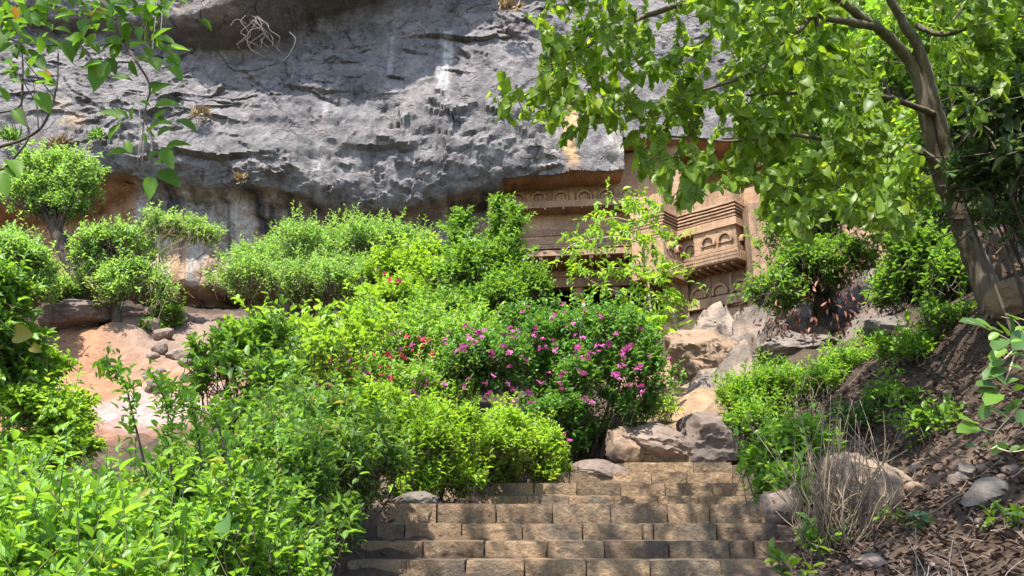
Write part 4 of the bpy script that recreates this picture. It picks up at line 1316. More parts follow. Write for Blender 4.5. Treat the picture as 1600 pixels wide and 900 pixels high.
# long arching sprigs standing out of the hedge
sp = thing('sprig_shrub', 'thin dark branched sprigs rising out of the hedge before the bare earth', 'shrub', tuple(at(230, 800, 3.9)))
LV = Leaves(); paths = []
for pts in [[(240, 800, 3.9), (222, 710, 3.9), (205, 640, 3.9), (195, 600, 3.9), (172, 570, 3.95), (160, 560, 4.0)], [(275, 800, 4.0), (268, 740, 4.0), (262, 690, 4.0), (262, 640, 4.0), (250, 610, 4.0), (232, 575, 4.05)], [(318, 790, 4.2), (312, 700, 4.2), (300, 640, 4.2), (290, 610, 4.2), (262, 590, 4.2)],
            [(350, 700, 4.1), (330, 650, 4.1), (260, 625, 4.1)], [(330, 720, 4.2), (390, 690, 4.2), (470, 672, 4.3)], [(60, 770, 3.5), (20, 720, 3.5), (-5, 690, 3.5)], [(150, 780, 3.4), (60, 735, 3.4), (-10, 720, 3.5)],
            [(540, 640, 6.2), (560, 600, 6.2), (572, 560, 6.3)], [(660, 660, 8.5), (668, 610, 8.5)], [(440, 860, 4.2), (470, 800, 4.2), (455, 770, 4.2)], [(250, 850, 3.2), (300, 842, 3.2), (350, 838, 3.2)]]:
    P, r = pxpath(pts, np.linspace(0.007, 0.002, len(pts)), 6)
    paths.append((P, r))
    k = len(P)
    for i in range(k // 3, k):
        t = unit((P[i] - P[i - 1])[None])
        shoots(LV, P[i][None] + 0.03 * rng.normal(size=(2, 3)), np.repeat(t, 2, 0) + 0.6 * rng.normal(size=(2, 3)) + np.array([0, 0, 0.4]), 0.06, 4, 0.05, 0.021)
tube_obj('stem', paths, M['bark_dark'], sp, 5)['kind'] = 'stuff'
build_leaves(LV, 'oval', M['leaf_hedge'], sp, 280)
# lobed large leaf seedling in the hedge
sd_ = thing('vine_seedling', 'single broad leaf of a vine poking out of the near hedge', 'vine', tuple(at(370, 860, 3.3)))
LV = Leaves()
for (x, y, l) in ((350, 812, 0.08),):
    p = at(x, y, 3.0 if x < 480 else 3.9)[None]
    LV.add(p, np.array([[0.7, -0.2, -0.25]]) + 0.25 * rng.normal(size=(1, 3)), np.array([[-0.2, -0.95, 0.1]]), l, l * 0.95)
build_leaves(LV, 'heart', M['leaf_dark'], sd_, 40)
P, r = pxpath([(370, 960, 3.2), (352, 880, 3.1), (350, 812, 3.0)], [0.004, 0.003, 0.002], 5)
tube_obj('stem', [(P, r)], M['stem_green'], sd_, 5)

# ------------------------------------------------------------------ middle shrubs and bougainvillea
b1 = [Bl(930, 600, 13.4, 105, 115, 1.2), Bl(860, 560, 14.0, 100, 90, 1.2), Bl(790, 590, 13.6, 95, 85, 1.0), Bl(975, 640, 13.2, 62, 70, 0.8), Bl(880, 660, 12.9, 70, 62, 0.7)]
rt, _ = bush('bougainvillea', 'dark leaved bougainvillea with magenta flowers left of the top steps', 'shrub', b1, 3300, 0.085, 0.06, 'leaf_boug', 'lance', 8, 0.3, 0.45, 300, bark='bark_dark', lump=0.22, limb_r=0.02)
FP = [(690, 520), (705, 505), (742, 524), (748, 520), (722, 535), (795, 520), (797, 540), (808, 515), (770, 492), (800, 470), (812, 478), (838, 520), (842, 543), (905, 530), (893, 537), (868, 545), (912, 552), (925, 556), (880, 590), (1005, 515), (985, 548), (978, 555), (968, 560), (972, 572), (990, 576), (962, 585), (940, 545), (1035, 570), (760, 612), (800, 625), (828, 628), (835, 660), (870, 610), (915, 620), (945, 500), (875, 480), (905, 585), (855, 500), (765, 555), (783, 580), (730, 560), (850, 590), (720, 600), (900, 500), (820, 560), (958, 530), (1000, 610), (890, 690)]
flowers(rt, flower_spots(b1, [(x + rng.normal(0, 6), y + rng.normal(0, 6)) for (x, y) in FP for _ in range(3)]), 'flower', 0.052)
b2 = [Bl(620, 560, 14.8, 100, 85, 1.1), Bl(710, 560, 14.4, 85, 75, 1.0), Bl(540, 600, 14.0, 95, 75, 1.1), Bl(660, 620, 13.6, 80, 45, 0.8)]
rt, _ = bush('bougainvillea', 'light green bougainvillea with scattered crimson and pink flowers in the middle of the slope', 'shrub', b2, 3000, 0.085, 0.06, 'leaf_bougl', 'lance', 8, 0.32, 0.45, 300, bark='bark_pale', lump=0.28, limb_r=0.02)
FP = [(505, 490), (608, 437), (603, 519), (606, 518), (660, 530), (663, 527), (655, 532), (640, 535), (580, 552), (570, 600), (558, 590), (515, 605), (612, 602), (685, 550), (470, 585), (650, 548), (575, 580), (590, 575), (555, 570), (545, 630), (705, 575), (735, 545), (470, 610), (635, 560), (480, 560), (500, 530), (540, 520), (560, 540), (520, 570), (440, 590), (600, 560), (490, 620), (530, 590), (610, 580)]
flowers(rt, flower_spots(b2, [(x + rng.normal(0, 5), y + rng.normal(0, 5)) for (x, y) in FP for _ in range(2)]), 'flower_red', 0.05)
flowers(rt, flower_spots(b2, [(x + rng.normal(0, 5), y + rng.normal(0, 5)) for (x, y) in [(560, 580), (575, 590), (590, 600), (640, 545), (700, 530), (690, 600), (725, 515), (660, 590), (620, 520), (710, 560), (545, 560), (500, 600), (655, 615), (735, 530)] for _ in range(3)]), 'flower', 0.05)
b3 = [Bl(640, 430, 20.5, 75, 50, 1.3), Bl(690, 460, 19.8, 70, 50, 1.2), Bl(610, 480, 19.0, 80, 45, 1.1)]
rt, _ = bush('creeper_shrub', 'round leaved light green creeper mound with a few red flowers below the cliff lip', 'shrub', b3, 2300, 0.115, 0.095, 'leaf_lime', 'cheap', 8, 0.4, 0.45, 0, lump=0.25, limb_r=0.02)
flowers(rt, flower_spots(b3, [(605, 437), (608, 442), (600, 433), (612, 440), (622, 436), (470, 466)]), 'flower_red', 0.07)
b4 = [Bl(490, 395, 23.0, 110, 50, 1.6), Bl(590, 390, 23.2, 75, 42, 1.4), Bl(430, 440, 22.6, 95, 45, 1.4), Bl(540, 450, 22.0, 120, 50, 1.5), Bl(640, 400, 23.4, 50, 30, 1.0)]
bush('feathery_shrub', 'broad pale green fine leaved shrub under the cliff left of the temple', 'shrub', b4, 5200, 0.115, 0.045, 'leaf_pale', 'cheap', 10, 0.5, 0.55, 0, lump=0.34, lf=1.8, limb_r=0.025, bark='bark')
# tall spires beside the temple
SPI = 'leafy spires left of the temple front'
for (lab, pts) in [('slender leafy spire, shorter and left of the temple front', [(705, 480, 19), (716, 400, 19), (722, 330, 19)]),
                   ('tall bushy leafy spire touching the temple front', [(760, 500, 18.5), (772, 400, 18.5), (778, 305, 18.5)]),
                   ('leaning leafy spire in front of the temple jamb', [(780, 500, 18), (800, 400, 18), (806, 320, 18)])]:
    P, r = pxpath(pts, [0.03, 0.02, 0.006], 14)
    t_ = thing('climbing_shrub', lab, 'shrub', (P[0][0], P[0][1], gz(P[0][0], P[0][1])), group=SPI)
    LV = Leaves(); st = []
    k = len(P)
    for i in range(2, k):
        m = 9
        q = P[i] + rng.normal(size=(m, 3)) * np.array([0.26, 0.26, 0.14]) * (1.15 - 0.55 * i / k) * rng.uniform(0.6, 1.3)
        shoots(LV, q, unit(q - P[i]) + np.array([0, 0, 0.9]), 0.3, 8, 0.115, 0.08, stems=st, srad=0.003)
    P0_ = np.concatenate([[[P[0][0], P[0][1], gz(P[0][0], P[0][1]) - 0.1]], P]); r0 = np.concatenate([[r[0]], r])
    tube_obj('stem', [(P0_, r0)], M['bark'], t_, 6)
    V, F = tube_arrays(st, 3); link('twig', mesh_np('twig', V, F, M['stem_green']), t_)['kind'] = 'stuff'
    build_leaves(LV, 'lance', M['leaf_mid'], t_, 0)
# underlayer to the left of the spires
bush('leafy_shrub', 'mid green shrub at the feet of the leafy spires', 'shrub', [Bl(740, 450, 18.6, 80, 80, 1.1), Bl(720, 500, 17.6, 75, 60, 1.0), Bl(800, 480, 17.6, 60, 55, 0.9)], 2600, 0.11, 0.075, 'leaf_mid', 'cheap', 8, 0.35, 0.5, 0, lump=0.3)

# lime young tree in front of the temple
yt = at(1022, 520, 16.5)
young = thing('young_tree', 'slim lime green young tree with pale stem in front of the temple', 'tree', (yt[0], yt[1], gz(yt[0], yt[1])))
YB = [([(1030, 640, 16.5), (1020, 520, 16.5), (1012, 440, 16.5), (1003, 380, 16.5), (990, 320, 16.6), (985, 300, 16.6)], 0.045, 0.012),
      ([(1012, 480, 16.5), (980, 462, 16.3), (925, 440, 16.0), (900, 415, 15.9)], 0.022, 0.006), ([(1003, 380, 16.5), (960, 370, 16.2), (900, 380, 16.0), (880, 395, 16)], 0.018, 0.005),
      ([(1003, 385, 16.5), (1030, 370, 16.4), (1050, 400, 16.3)], 0.016, 0.004), ([(1012, 440, 16.5), (1040, 425, 16.3), (1066, 412, 16.2)], 0.016, 0.004), ([(1015, 470, 16.5), (1045, 462, 16.3), (1068, 466, 16.2)], 0.014, 0.004),
      ([(998, 350, 16.5), (960, 340, 16.4), (930, 350, 16.2)], 0.014, 0.004), ([(990, 320, 16.6), (1010, 318, 16.4), (1022, 330, 16.4)], 0.012, 0.004), ([(1012, 440, 16.5), (975, 420, 16.2), (945, 420, 16)], 0.014, 0.004),
      ([(1018, 500, 16.5), (1000, 490, 16.3), (970, 488, 16.2)], 0.014, 0.004), ([(1018, 495, 16.5), (1040, 485, 16.3), (1055, 490, 16.2)], 0.012, 0.004)]
LV = Leaves()
for i, (pts, a, b) in enumerate(YB):
    P, r = pxpath(pts, np.linspace(a, b, len(pts)), 6)
    tube_obj('trunk' if i == 0 else 'branch', [(P, r)], M['bark_pale'], young, 7)
    k = len(P)
    for j in range(k // 4 if i else k // 2, k):
        t = unit((P[j] - P[j - 1])[None])
        m = 2
        tips = P[j] + rng.normal(size=(m, 3)) * np.array([0.26, 0.22, 0.12])
        shoots(LV, tips, np.repeat(t, m, 0) * 0.6 + 0.7 * rng.normal(size=(m, 3)) * np.array([1, 1, 0.35]) + np.array([0, -0.15, 0.05]), 0.36, 7, 0.155, 0.07, (62, 15), 0.22, 0.7)
build_leaves(LV, 'lance', M['leaf_lime'], young, 300)
bush('low_plant', 'bright broad leaved plant at the foot of the lime young tree', 'plant', [Bl(1012, 512, 15.8, 24, 12, 0.3)], 22, 0.26, 0.17, 'leaf_lime', 'oval', 4, 0.3, 0.6, 0, limbs=3)

# ------------------------------------------------------------------ left: big leaved sapling, vine shrub, shrubs, far trees
b5 = [Bl(355, 565, 9.0, 58, 58, 0.5), Bl(405, 540, 9.4, 62, 55, 0.6), Bl(312, 590, 8.8, 26, 30, 0.3), Bl(430, 600, 9.0, 70, 50, 0.6), Bl(380, 645, 8.6, 70, 42, 0.6)]
bush('sapling', 'open sapling with large drooping leaves left of the bougainvillea', 'sapling', b5, 330, 0.135, 0.062, 'leaf_mid', 'oval', 7, 0.34, 0.45, 300, bark='bark_dark', surf=0.5, lump=0.3, limbs=14, limb_r=0.008)
b5 = [Bl(500, 560, 11.5, 90, 65, 0.8), Bl(440, 520, 12, 70, 45, 0.7), Bl(560, 520, 12, 60, 45, 0.7)]
bush('sapling', 'light green sapling with upright shoots amid the pink flowers', 'sapling', b5, 190, 0.14, 0.075, 'leaf_lime', 'oval', 7, 0.36, 0.5, 300, bark='bark_dark', surf=0.5, lump=0.3, limbs=14, limb_r=0.008)
b6 = [Bl(75, 655, 9.6, 68, 56, 0.8), Bl(30, 600, 9.8, 62, 50, 0.8), Bl(50, 570, 10.2, 50, 28, 0.6), Bl(110, 695, 9.4, 36, 26, 0.5), Bl(50, 715, 9.2, 70, 45, 0.5)]
bush('vine_shrub', 'yellow-green vine mound spilling beside the bare earth slope', 'shrub', b6, 1250, 0.085, 0.052, 'leaf_lime', 'oval', 8, 0.25, 0.3, 300, lump=0.22, droop=0.3)
bush('leafy_shrub', 'dark green shrub at the left edge above the yellow-green vine', 'shrub', [Bl(5, 470, 9.2, 42, 50, 0.6), Bl(-20, 530, 9.0, 60, 60, 0.6), Bl(15, 560, 9.5, 36, 40, 0.5)], 520, 0.13, 0.075, 'leaf_mid', 'oval', 8, 0.3, 0.4, 200, lump=0.3)
bush('leafy_shrub', 'pale green shrub against the brown rock shelter at the left edge', 'shrub', [Bl(20, 410, 21, 60, 45, 1.2), Bl(40, 445, 21, 45, 35, 1.0), Bl(95, 455, 23, 34, 22, 0.8), Bl(-40, 440, 20, 50, 60, 1.2)], 2300, 0.13, 0.065, 'leaf_pale', 'cheap', 8, 0.42, 0.5, 0, lump=0.32)
bush('leafy_shrub', 'small green shrub at the foot of the twisted tree by the crest boulder', 'shrub', [Bl(240, 508, 23.6, 22, 18, 0.5), Bl(265, 490, 23.8, 22, 16, 0.5)], 700, 0.11, 0.06, 'leaf_mid', 'cheap', 8, 0.35, 0.5, 0, lump=0.25)
yl = thing('yellow_leaf_vine', 'single yellowing lobed leaf hanging over the vine at the left edge', 'vine', tuple(at(30, 560, 4.0)))
LV = Leaves()
LV.add(np.array([at(24, 521, 4.0)]), np.array([[0.9, -0.1, -0.1]]), np.array([[0.2, -0.95, -0.1]]), 0.09, 0.10)
LV.add(np.array([at(50, 541, 4.0)]), np.array([[0.8, -0.1, -0.45]]), np.array([[0.2, -0.95, -0.1]]), 0.06, 0.05)
build_leaves(LV, 'heart', M['leaf_yellow'], yl, 3)
tube_obj('stem', [pxpath([(-20, 480, 4.0), (5, 505, 4.0), (26, 521, 4.0), (50, 541, 4.0)], [0.003, 0.003, 0.002, 0.001], 4)], M['stem_green'], yl, 5)

def small_tree(label, trunk, tr, crowns, n, ll, lw, mat, branches=(), bark='bark', up=0.55, name='small_tree', per=9, tn='cheap', lump=0.35, group=None, parts=0, surf=0.75, lf=1.8):
    P, r = pxpath(trunk, tr, 5)
    z0 = gz(P[0][0], P[0][1])
    t_ = thing(name, label, 'tree', (P[0][0], P[0][1], z0), group=group)
    P = np.concatenate([[[P[0][0], P[0][1], min(z0, P[0][2]) - 0.1]], P]); r = np.concatenate([[r[0] * 1.15], r])
    P = P + 0.02 * rng.normal(size=P.shape)
    tube_obj('trunk', [(P, r)], M[bark], t_, 9)
    for bpts, br in branches:
        tube_obj('branch', [pxpath(bpts, br, 5)], M[bark], t_, 6)
    p, u = blobpts(crowns, int(n * 1.1), 0.85, lump, lf, -0.6, 15, 0.5)
    m_ = rng.random(len(p)) < 0.28
    p[m_] += u[m_] * ll * 2.5 * rng.uniform(0.3, 1.2, (m_.sum(), 1))
    LV = Leaves(); st = []
    shoots(LV, p, u * (1 - up) + np.array([0, 0, up]) + 0.3 * rng.normal(size=p.shape), ll * 3.2, per, ll, lw, stems=st, srad=0.004)
    build_leaves(LV, tn, M[mat], t_, parts, 'crown')
    lim = []
    for q in p[rng.choice(len(p), 26, replace=False)]:
        a = P[int(len(P) * rng.uniform(0.55, 0.99))]
        pp, rr_ = smooth_path([a, (a + q) / 2 + rng.normal(0, 0.1, 3), q], [tr[-1] * 0.7, tr[-1] * 0.4, 0.006], 4)
        lim.append((pp, rr_))
    tube_obj('limb', lim, M[bark], t_, 5)['kind'] = 'stuff'
    V, F = tube_arrays(st, 3); link('twig', mesh_np('twig', V, F, M[bark]), t_)['kind'] = 'stuff'
    return t_
FT = 'small trees under the cliff on the left'
small_tree('leaning small tree with domed crown, leftmost under the cliff', [(128, 470, 23.5), (112, 420, 23.5), (95, 375, 23.5), (82, 345, 23.5), (80, 325, 23.5)], [0.24, 0.22, 0.2, 0.17, 0.12],
           [Bl(85, 285, 23.5, 60, 36, 1.1), Bl(55, 305, 23.3, 42, 26, 0.9), Bl(120, 270, 23.6, 42, 28, 0.9), Bl(75, 255, 23.6, 45, 18, 0.9), Bl(95, 320, 23.3, 42, 20, 0.8)], 950, 0.13, 0.065, 'leaf_pale', bark='bark_dark', group=FT)
small_tree('bushy tree of stacked leaf tufts, second from left under the cliff', [(182, 500, 23.2), (180, 455, 23.2), (172, 410, 23.2), (172, 370, 23.2)], [0.14, 0.12, 0.1, 0.07],
           [Bl(175, 375, 23.2, 45, 28, 0.9), Bl(140, 395, 23.2, 24, 18, 0.6), Bl(185, 440, 22.9, 32, 28, 0.7), Bl(150, 420, 23.1, 26, 14, 0.5), Bl(215, 415, 23.2, 20, 12, 0.5)], 800, 0.13, 0.065, 'leaf_pale', group=FT, bark='bark_dark')
small_tree('reddish trunked twisted tree with sparse tufts, third from left under the cliff', [(252, 505, 23.8), (250, 470, 23.8), (246, 425, 23.8), (249, 380, 23.8), (250, 360, 23.8)], [0.13, 0.13, 0.12, 0.1, 0.06],
           [Bl(255, 350, 23.8, 26, 20, 0.6), Bl(285, 350, 23.8, 26, 12, 0.5), Bl(318, 365, 23.8, 22, 15, 0.5), Bl(242, 450, 23.5, 26, 28, 0.7), Bl(240, 395, 23.8, 12, 12, 0.3)], 850, 0.115, 0.055, 'leaf_pale', [([(246, 425, 23.8), (262, 415, 23.8), (283, 398, 23.8)], [0.05, 0.04, 0.015]), ([(249, 375, 23.8), (285, 352, 23.8), (320, 362, 23.8)], [0.05, 0.035, 0.01])], bark='bark_pale', group=FT)

# ------------------------------------------------------------------ right side of the stairs
b7 = [Bl(1185, 630, 12.6, 52, 52, 0.6), Bl(1165, 660, 12.4, 32, 34, 0.5), Bl(1225, 610, 13.0, 32, 28, 0.5), Bl(1205, 690, 12.2, 34, 30, 0.4)]
bush('round_shrub', 'clipped bright green shrub right of the top step', 'shrub', b7, 1900, 0.085, 0.03, 'leaf_hedge', 'lance', 9, 0.24, 0.6, 0, lump=0.12)
b8 = [Bl(1330, 585, 12.8, 48, 38, 0.6), Bl(1275, 605, 12.6, 38, 28, 0.5), Bl(1370, 550, 13.4, 30, 25, 0.4)]
bush('round_shrub', 'bright green shrub higher on the bank beside the shaded soil', 'shrub', b8, 1500, 0.09, 0.032, 'leaf_hedge', 'lance', 9, 0.25, 0.6, 0, lump=0.16)
b9 = [Bl(1225, 715, 8.3, 52, 50, 0.45), Bl(1262, 690, 8.2, 40, 36, 0.4), Bl(1205, 750, 8.1, 38, 36, 0.3), Bl(1250, 775, 7.8, 36, 48, 0.3)]
bush('leafy_shrub', 'leggy light green shrub between the upper steps and the dry twigs', 'shrub', b9, 460, 0.105, 0.05, 'leaf_bougl', 'oval', 8, 0.28, 0.5, 300, lump=0.28, surf=0.55, limbs=16, limb_r=0.006)
bush('low_plant', 'small green seedling at the right end of the lowest steps', 'plant', [Bl(1240, 880, 5.2, 36, 22, 0.1)], 9, 0.085, 0.05, 'leaf_sprig', 'oval', 4, 0.13, 0.55, 60, limbs=4, limb_r=0.003)
bush('low_plant', 'green sprouts at the foot of the dry twig bush', 'plant', [Bl(1285, 840, 6.2, 40, 22, 0.15)], 26, 0.075, 0.04, 'leaf_mid', 'oval', 5, 0.14, 0.6, 130, limbs=5, limb_r=0.003)
bush('low_plant', 'small sprout with blue-green leaves in the litter right of the tan boulder', 'plant', [Bl(1436, 812, 5.6, 16, 18, 0.08)], 7, 0.07, 0.045, 'leaf_blue', 'oval', 4, 0.12, 0.6, 40, limbs=3, limb_r=0.003)
bush('low_plant', 'tiny light sprout on the bank left of the two blue-green leaves', 'plant', [Bl(1395, 800, 5.9, 22, 8, 0.08)], 6, 0.055, 0.035, 'leaf_sprig', 'oval', 4, 0.08, 0.6, 40, limbs=3, limb_r=0.002)
BK = 'low green plants over the shaded bank'
for (lab, x, y, Y, rx, rz, n, mt) in [('low spreading plant on dark soil in the middle of the bank', 1450, 655, 8.6, 60, 26, 60, 'leaf_mid'), ('grassy low plant above the middle of the bank', 1400, 620, 9.8, 50, 24, 70, 'leaf_mid'),
                                    ('leafy undergrowth at the left foot of the large tree', 1470, 500, 10.2, 55, 34, 130, 'leaf_mid'), ('undergrowth between the large tree and the withered bush', 1420, 545, 11.2, 50, 30, 130, 'leaf_hedge'),
                                    ('small plant at the rock beside the sandy path', 1205, 575, 17.5, 30, 22, 60, 'leaf_mid'), ('thin plant on the edge of the sandy path', 1045, 640, 15.5, 18, 26, 40, 'leaf_lime'),
                                    ('low plant half way down the bank near the dry bush', 1330, 650, 9.5, 40, 26, 60, 'leaf_dark'), ('short plant under the hanging branch at the right edge', 1560, 800, 5.2, 26, 10, 8, 'leaf_sprig')]:
    Y = hit(x, y + rz)
    bush('low_plant', lab, 'plant', [Bl(x, y, Y, rx, rz, 0.35)], n, 0.10, 0.04, mt, 'oval', 6, 0.22, 0.55, 0, BK, limbs=6, limb_r=0.003, surf=0.5)
# withered bush
small_tree('half withered bush with red-brown hanging leaves before the bedrock slab', [(1290, 600, 17.5), (1288, 540, 17.5), (1282, 470, 17.5), (1270, 430, 17.5)], [0.10, 0.09, 0.08, 0.05],
           [Bl(1250, 425, 17.3, 66, 40, 1.0), Bl(1215, 455, 17.2, 38, 36, 0.8), Bl(1305, 405, 17.6, 48, 28, 0.8)], 1300, 0.14, 0.06, 'leaf_mid', bark='bark_dark', name='withered_bush', up=0.3)
wb_ = [o for o in COL.objects if o.name.startswith('withered_bush')][0]
wb_['category'] = 'bush'
LV = Leaves()
for (x, y, s, m) in [(1235, 490, 12, 26), (1215, 520, 16, 20), (1300, 480, 22, 40), (1320, 450, 20, 30), (1310, 510, 16, 24), (1335, 415, 14, 16), (1345, 405, 14, 14), (1360, 470, 8, 12), (1270, 440, 12, 12), (1290, 560, 20, 26), (1255, 525, 20, 16), (1195, 515, 14, 14), (1315, 540, 18, 16)]:
    m = int(m * 0.9); s *= 1.25
    q = np.array([at(x + rng.normal(0, s), y + rng.normal(0, s * 0.8), 16.3 + rng.normal(0, 0.3)) for _ in range(m)])
    LV.add(q, np.array([0, 0, -1.0]) + 0.35 * rng.normal(size=q.shape), rng.normal(size=q.shape), 0.16 * rng.uniform(0.7, 1.2, m), 0.055)
build_leaves(LV, 'curl', M['leaf_dead'], wb_, 0, 'withered_leaves')
# dry twig bush
def twig_bush(label, base, tops, n, r0, spread, mat='twig_dry', name='dry_bush', bend=0.12, h_jit=0.25):
    b = at(*base)
    t_ = thing(name, label, 'bush', (b[0], b[1], gz(b[0], b[1])))
    paths = []
    for k in range(n):
        tx, ty = tops[k % len(tops)]
        a = np.array([b[0] + rng.normal(0, spread), b[1] + rng.normal(0, spread), 0]); a[2] = gz(a[0], a[1]) - 0.02
        e = at(tx + rng.normal(0, 9), ty + 8 + rng.normal(0, 18), base[2] + rng.normal(0, 0.16))
        e = a + (e - a) * (1 - h_jit * rng.random())
        pts = [a]
        m = 6
        side = rng.normal(0, 1, 3) * bend * np.linalg.norm(e - a)
        for i in range(1, m):
            t = i / m
            pts.append(a + (e - a) * t + side * math.sin(math.pi * t) * 0.6 + rng.normal(0, 0.024, 3))
        pts.append(e + side * 0.1)
        rr0 = r0 * rng.uniform(0.6, 1.4)
        paths.append(smooth_path(pts, np.linspace(rr0, rr0 * 0.35, m + 1), 3))
        P = paths[-1][0]
        if rng.random() < 0.7:                              # side twig
            j = int(len(P) * rng.uniform(0.4, 0.8))
            q = P[j] + (P[j] - P[j - 3]) * rng.uniform(2, 5) + rng.normal(0, 0.06, 3)
            paths.append(smooth_path([P[j], (P[j] + q) / 2 + rng.normal(0, 0.02, 3), q], [rr0 * 0.6, rr0 * 0.5, rr0 * 0.25], 3))
    thick = sorted(range(len(paths)), key=lambda i: -paths[i][1][0])
    for i in thick[:60]:
        tube_obj('twig', [paths[i]], M[mat], t_, 5)
    if len(paths) > 60:
        tube_obj('twig', [paths[i] for i in thick[60:]], M[mat], t_, 4)['kind'] = 'stuff'
    return t_
twig_bush('dense bundle of bare pale dry twigs at the right end of the steps', (1310, 866, 6.3), [(1255, 720), (1275, 690), (1300, 680), (1320, 690), (1345, 700), (1365, 720), (1290, 740), (1335, 740), (1300, 640), (1380, 740), (1260, 760), (1310, 760)], 220, 0.0055, 0.08, bend=0.24, h_jit=0.4)
twig_bush('few dark thin twigs branching at the right of the dry bundle', (1320, 866, 6.1), [(1370, 740), (1350, 780), (1380, 770)], 12, 0.004, 0.03, 'bark_dark')
twig_bush('few bleached dry stalks at the bottom edge on the right bank', (1475, 925, 4.1), [(1470, 850), (1500, 848), (1440, 868), (1420, 875), (1560, 880), (1485, 880)], 12, 0.004, 0.05, 'root_white', bend=0.12)
twig_bush('tangle of grey dry stems between the two green shrubs on the bank', (1265, 665, 11.0), [(1240, 600), (1260, 590), (1290, 605), (1230, 620), (1310, 610)], 34, 0.006, 0.14, 'twig_dry', bend=0.3)
twig_bush('thin dry grass stalks beside the shrub on the upper bank', (1400, 590, 12.6), [(1395, 530), (1410, 525), (1385, 545), (1425, 540)], 26, 0.005, 0.14, 'twig_dry', bend=0.25)

# ------------------------------------------------------------------ the large tree on the right
tb = at(1548, 478, 9.0)
big = thing('large_tree', 'large heart-leaved tree with forked leaning trunk on the right bank', 'tree', (tb[0], tb[1], gz(tb[0], tb[1])))
SK = [([(1575, 545, 9.0), (1552, 478, 9.0), (1530, 420, 9.0), (1510, 370, 8.95), (1492, 318, 8.9)], [0.27, 0.23, 0.20, 0.175, 0.15], 'trunk'),
      ([(1496, 330, 8.9), (1472, 285, 8.8), (1458, 240, 8.7), (1442, 160, 8.5), (1424, 100, 8.4), (1385, 55, 8.2), (1345, 25, 8.0), (1300, -10, 7.8)], [0.14, 0.125, 0.115, 0.105, 0.095, 0.085, 0.07, 0.06], 'trunk'),
      ([(1500, 340, 8.85), (1492, 290, 8.75), (1480, 240, 8.65), (1462, 170, 8.5), (1448, 115, 8.4), (1432, 70, 8.3), (1410, 35, 8.2), (1385, -20, 8.0), (1370, -90, 7.7)], [0.13, 0.125, 0.115, 0.105, 0.095, 0.085, 0.075, 0.065, 0.05], 'trunk'),
      ([(1478, 270, 8.7), (1440, 238, 8.4), (1400, 228, 8.2), (1304, 220, 7.9), (1238, 212, 7.6), (1160, 230, 7.5)], [0.055, 0.05, 0.042, 0.03, 0.022, 0.01], 'branch'),
      ([(1460, 180, 8.5), (1411, 160, 8.3), (1365, 149, 8.1), (1243, 146, 7.7), (1150, 150, 7.5)], [0.045, 0.038, 0.032, 0.022, 0.01], 'branch'),
      ([(1365, 40, 8.1), (1295, 28, 7.8), (1272, 22, 7.7), (1249, 46, 7.6), (1230, 60, 7.5), (1205, 100, 7.4), (1100, 140, 7.3), (1000, 170, 7.3)], [0.06, 0.05, 0.045, 0.04, 0.034, 0.028, 0.018, 0.008], 'branch'),
      ([(1275, 22, 7.7), (1278, 60, 7.6), (1260, 85, 7.5), (1255, 110, 7.5)], [0.03, 0.022, 0.016, 0.008], 'branch'),
      ([(1432, 40, 8.2), (1472, 53, 8.0), (1510, 45, 7.9), (1547, 36, 7.8), (1620, 20, 7.6)], [0.04, 0.035, 0.03, 0.026, 0.012], 'branch'),
      ([(1470, 53, 8.0), (1495, 25, 7.9), (1515, -10, 7.8)], [0.025, 0.02, 0.012], 'branch'),
      ([(1300, -10, 7.8), (1180, -20, 7.5), (1050, 10, 7.3), (940, 60, 7.3), (860, 120, 7.4), (800, 165, 7.5)], [0.055, 0.045, 0.034, 0.022, 0.014, 0.006], 'branch'),
      ([(1300, 220, 7.9), (1280, 260, 7.9), (1240, 300, 8.0)], [0.02, 0.014, 0.006], 'branch'), ([(1400, 228, 8.2), (1370, 290, 8.3), (1340, 340, 8.4)], [0.024, 0.016, 0.006], 'branch'),
      ([(1240, 212, 7.6), (1150, 220, 7.4), (1050, 215, 7.4), (985, 240, 7.5)], [0.02, 0.016, 0.012, 0.005], 'branch')]
skel = []
for pts, rad, nm in SK:
    P, r = pxpath(pts, np.array(rad) * (0.7 if nm == 'trunk' else 0.9), 6)
    P = P + 0.006 * rng.normal(size=P.shape)
    tube_obj(nm, [(P, r)], M['bark'], big, 10 if nm == 'trunk' else 7)
    skel.append(P)
skel = np.concatenate(skel)
def in_poly(x, y, poly):
    c = False
    n = len(poly)
    for i in range(n):
        x0, y0 = poly[i]; x1, y1 = poly[i - 1]
        if (y0 > y) != (y1 > y) and x < (x1 - x0) * (y - y0) / (y1 - y0) + x0:
            c = not c
    return c
CAN = [(850, -60), (842, 40), (855, 95), (812, 140), (778, 178), (800, 196), (838, 190), (872, 226), (905, 235), (940, 196), (968, 215), (985, 270), (1010, 300), (1050, 342), (1100, 345), (1125, 310), (1155, 315), (1180, 352), (1230, 375), (1310, 385), (1400, 392), (1445, 350), (1470, 300), (1500, 260), (1610, 150), (1640, -60)]
TR = [(1382 + (1545 - 1382) * 0, 50)] + [(float(a), float(b)) for a, b in zip(np.interp(np.linspace(0, 1, 40), [0, .2, .45, .7, 1], [1400, 1440, 1470, 1500, 1550]), np.linspace(50, 470, 40))]
tips, dirs, tw = [], [], []
n = 0
while n < 900:
    x, y = rng.uniform(770, 1640), rng.uniform(-60, 370)
    if not in_poly(x, y, CAN): continue
    if x < 1180 and rng.random() < 0.50: continue
    Y = rng.uniform(6.4, 10.2) if x > 1100 else rng.uniform(6.6, 8.4)
    q = at(x, y, Y)
    if Y < 9.3 and min(math.hypot(x - a, y - b) for a, b in TR) < 62: continue
    tips.append(q); n += 1
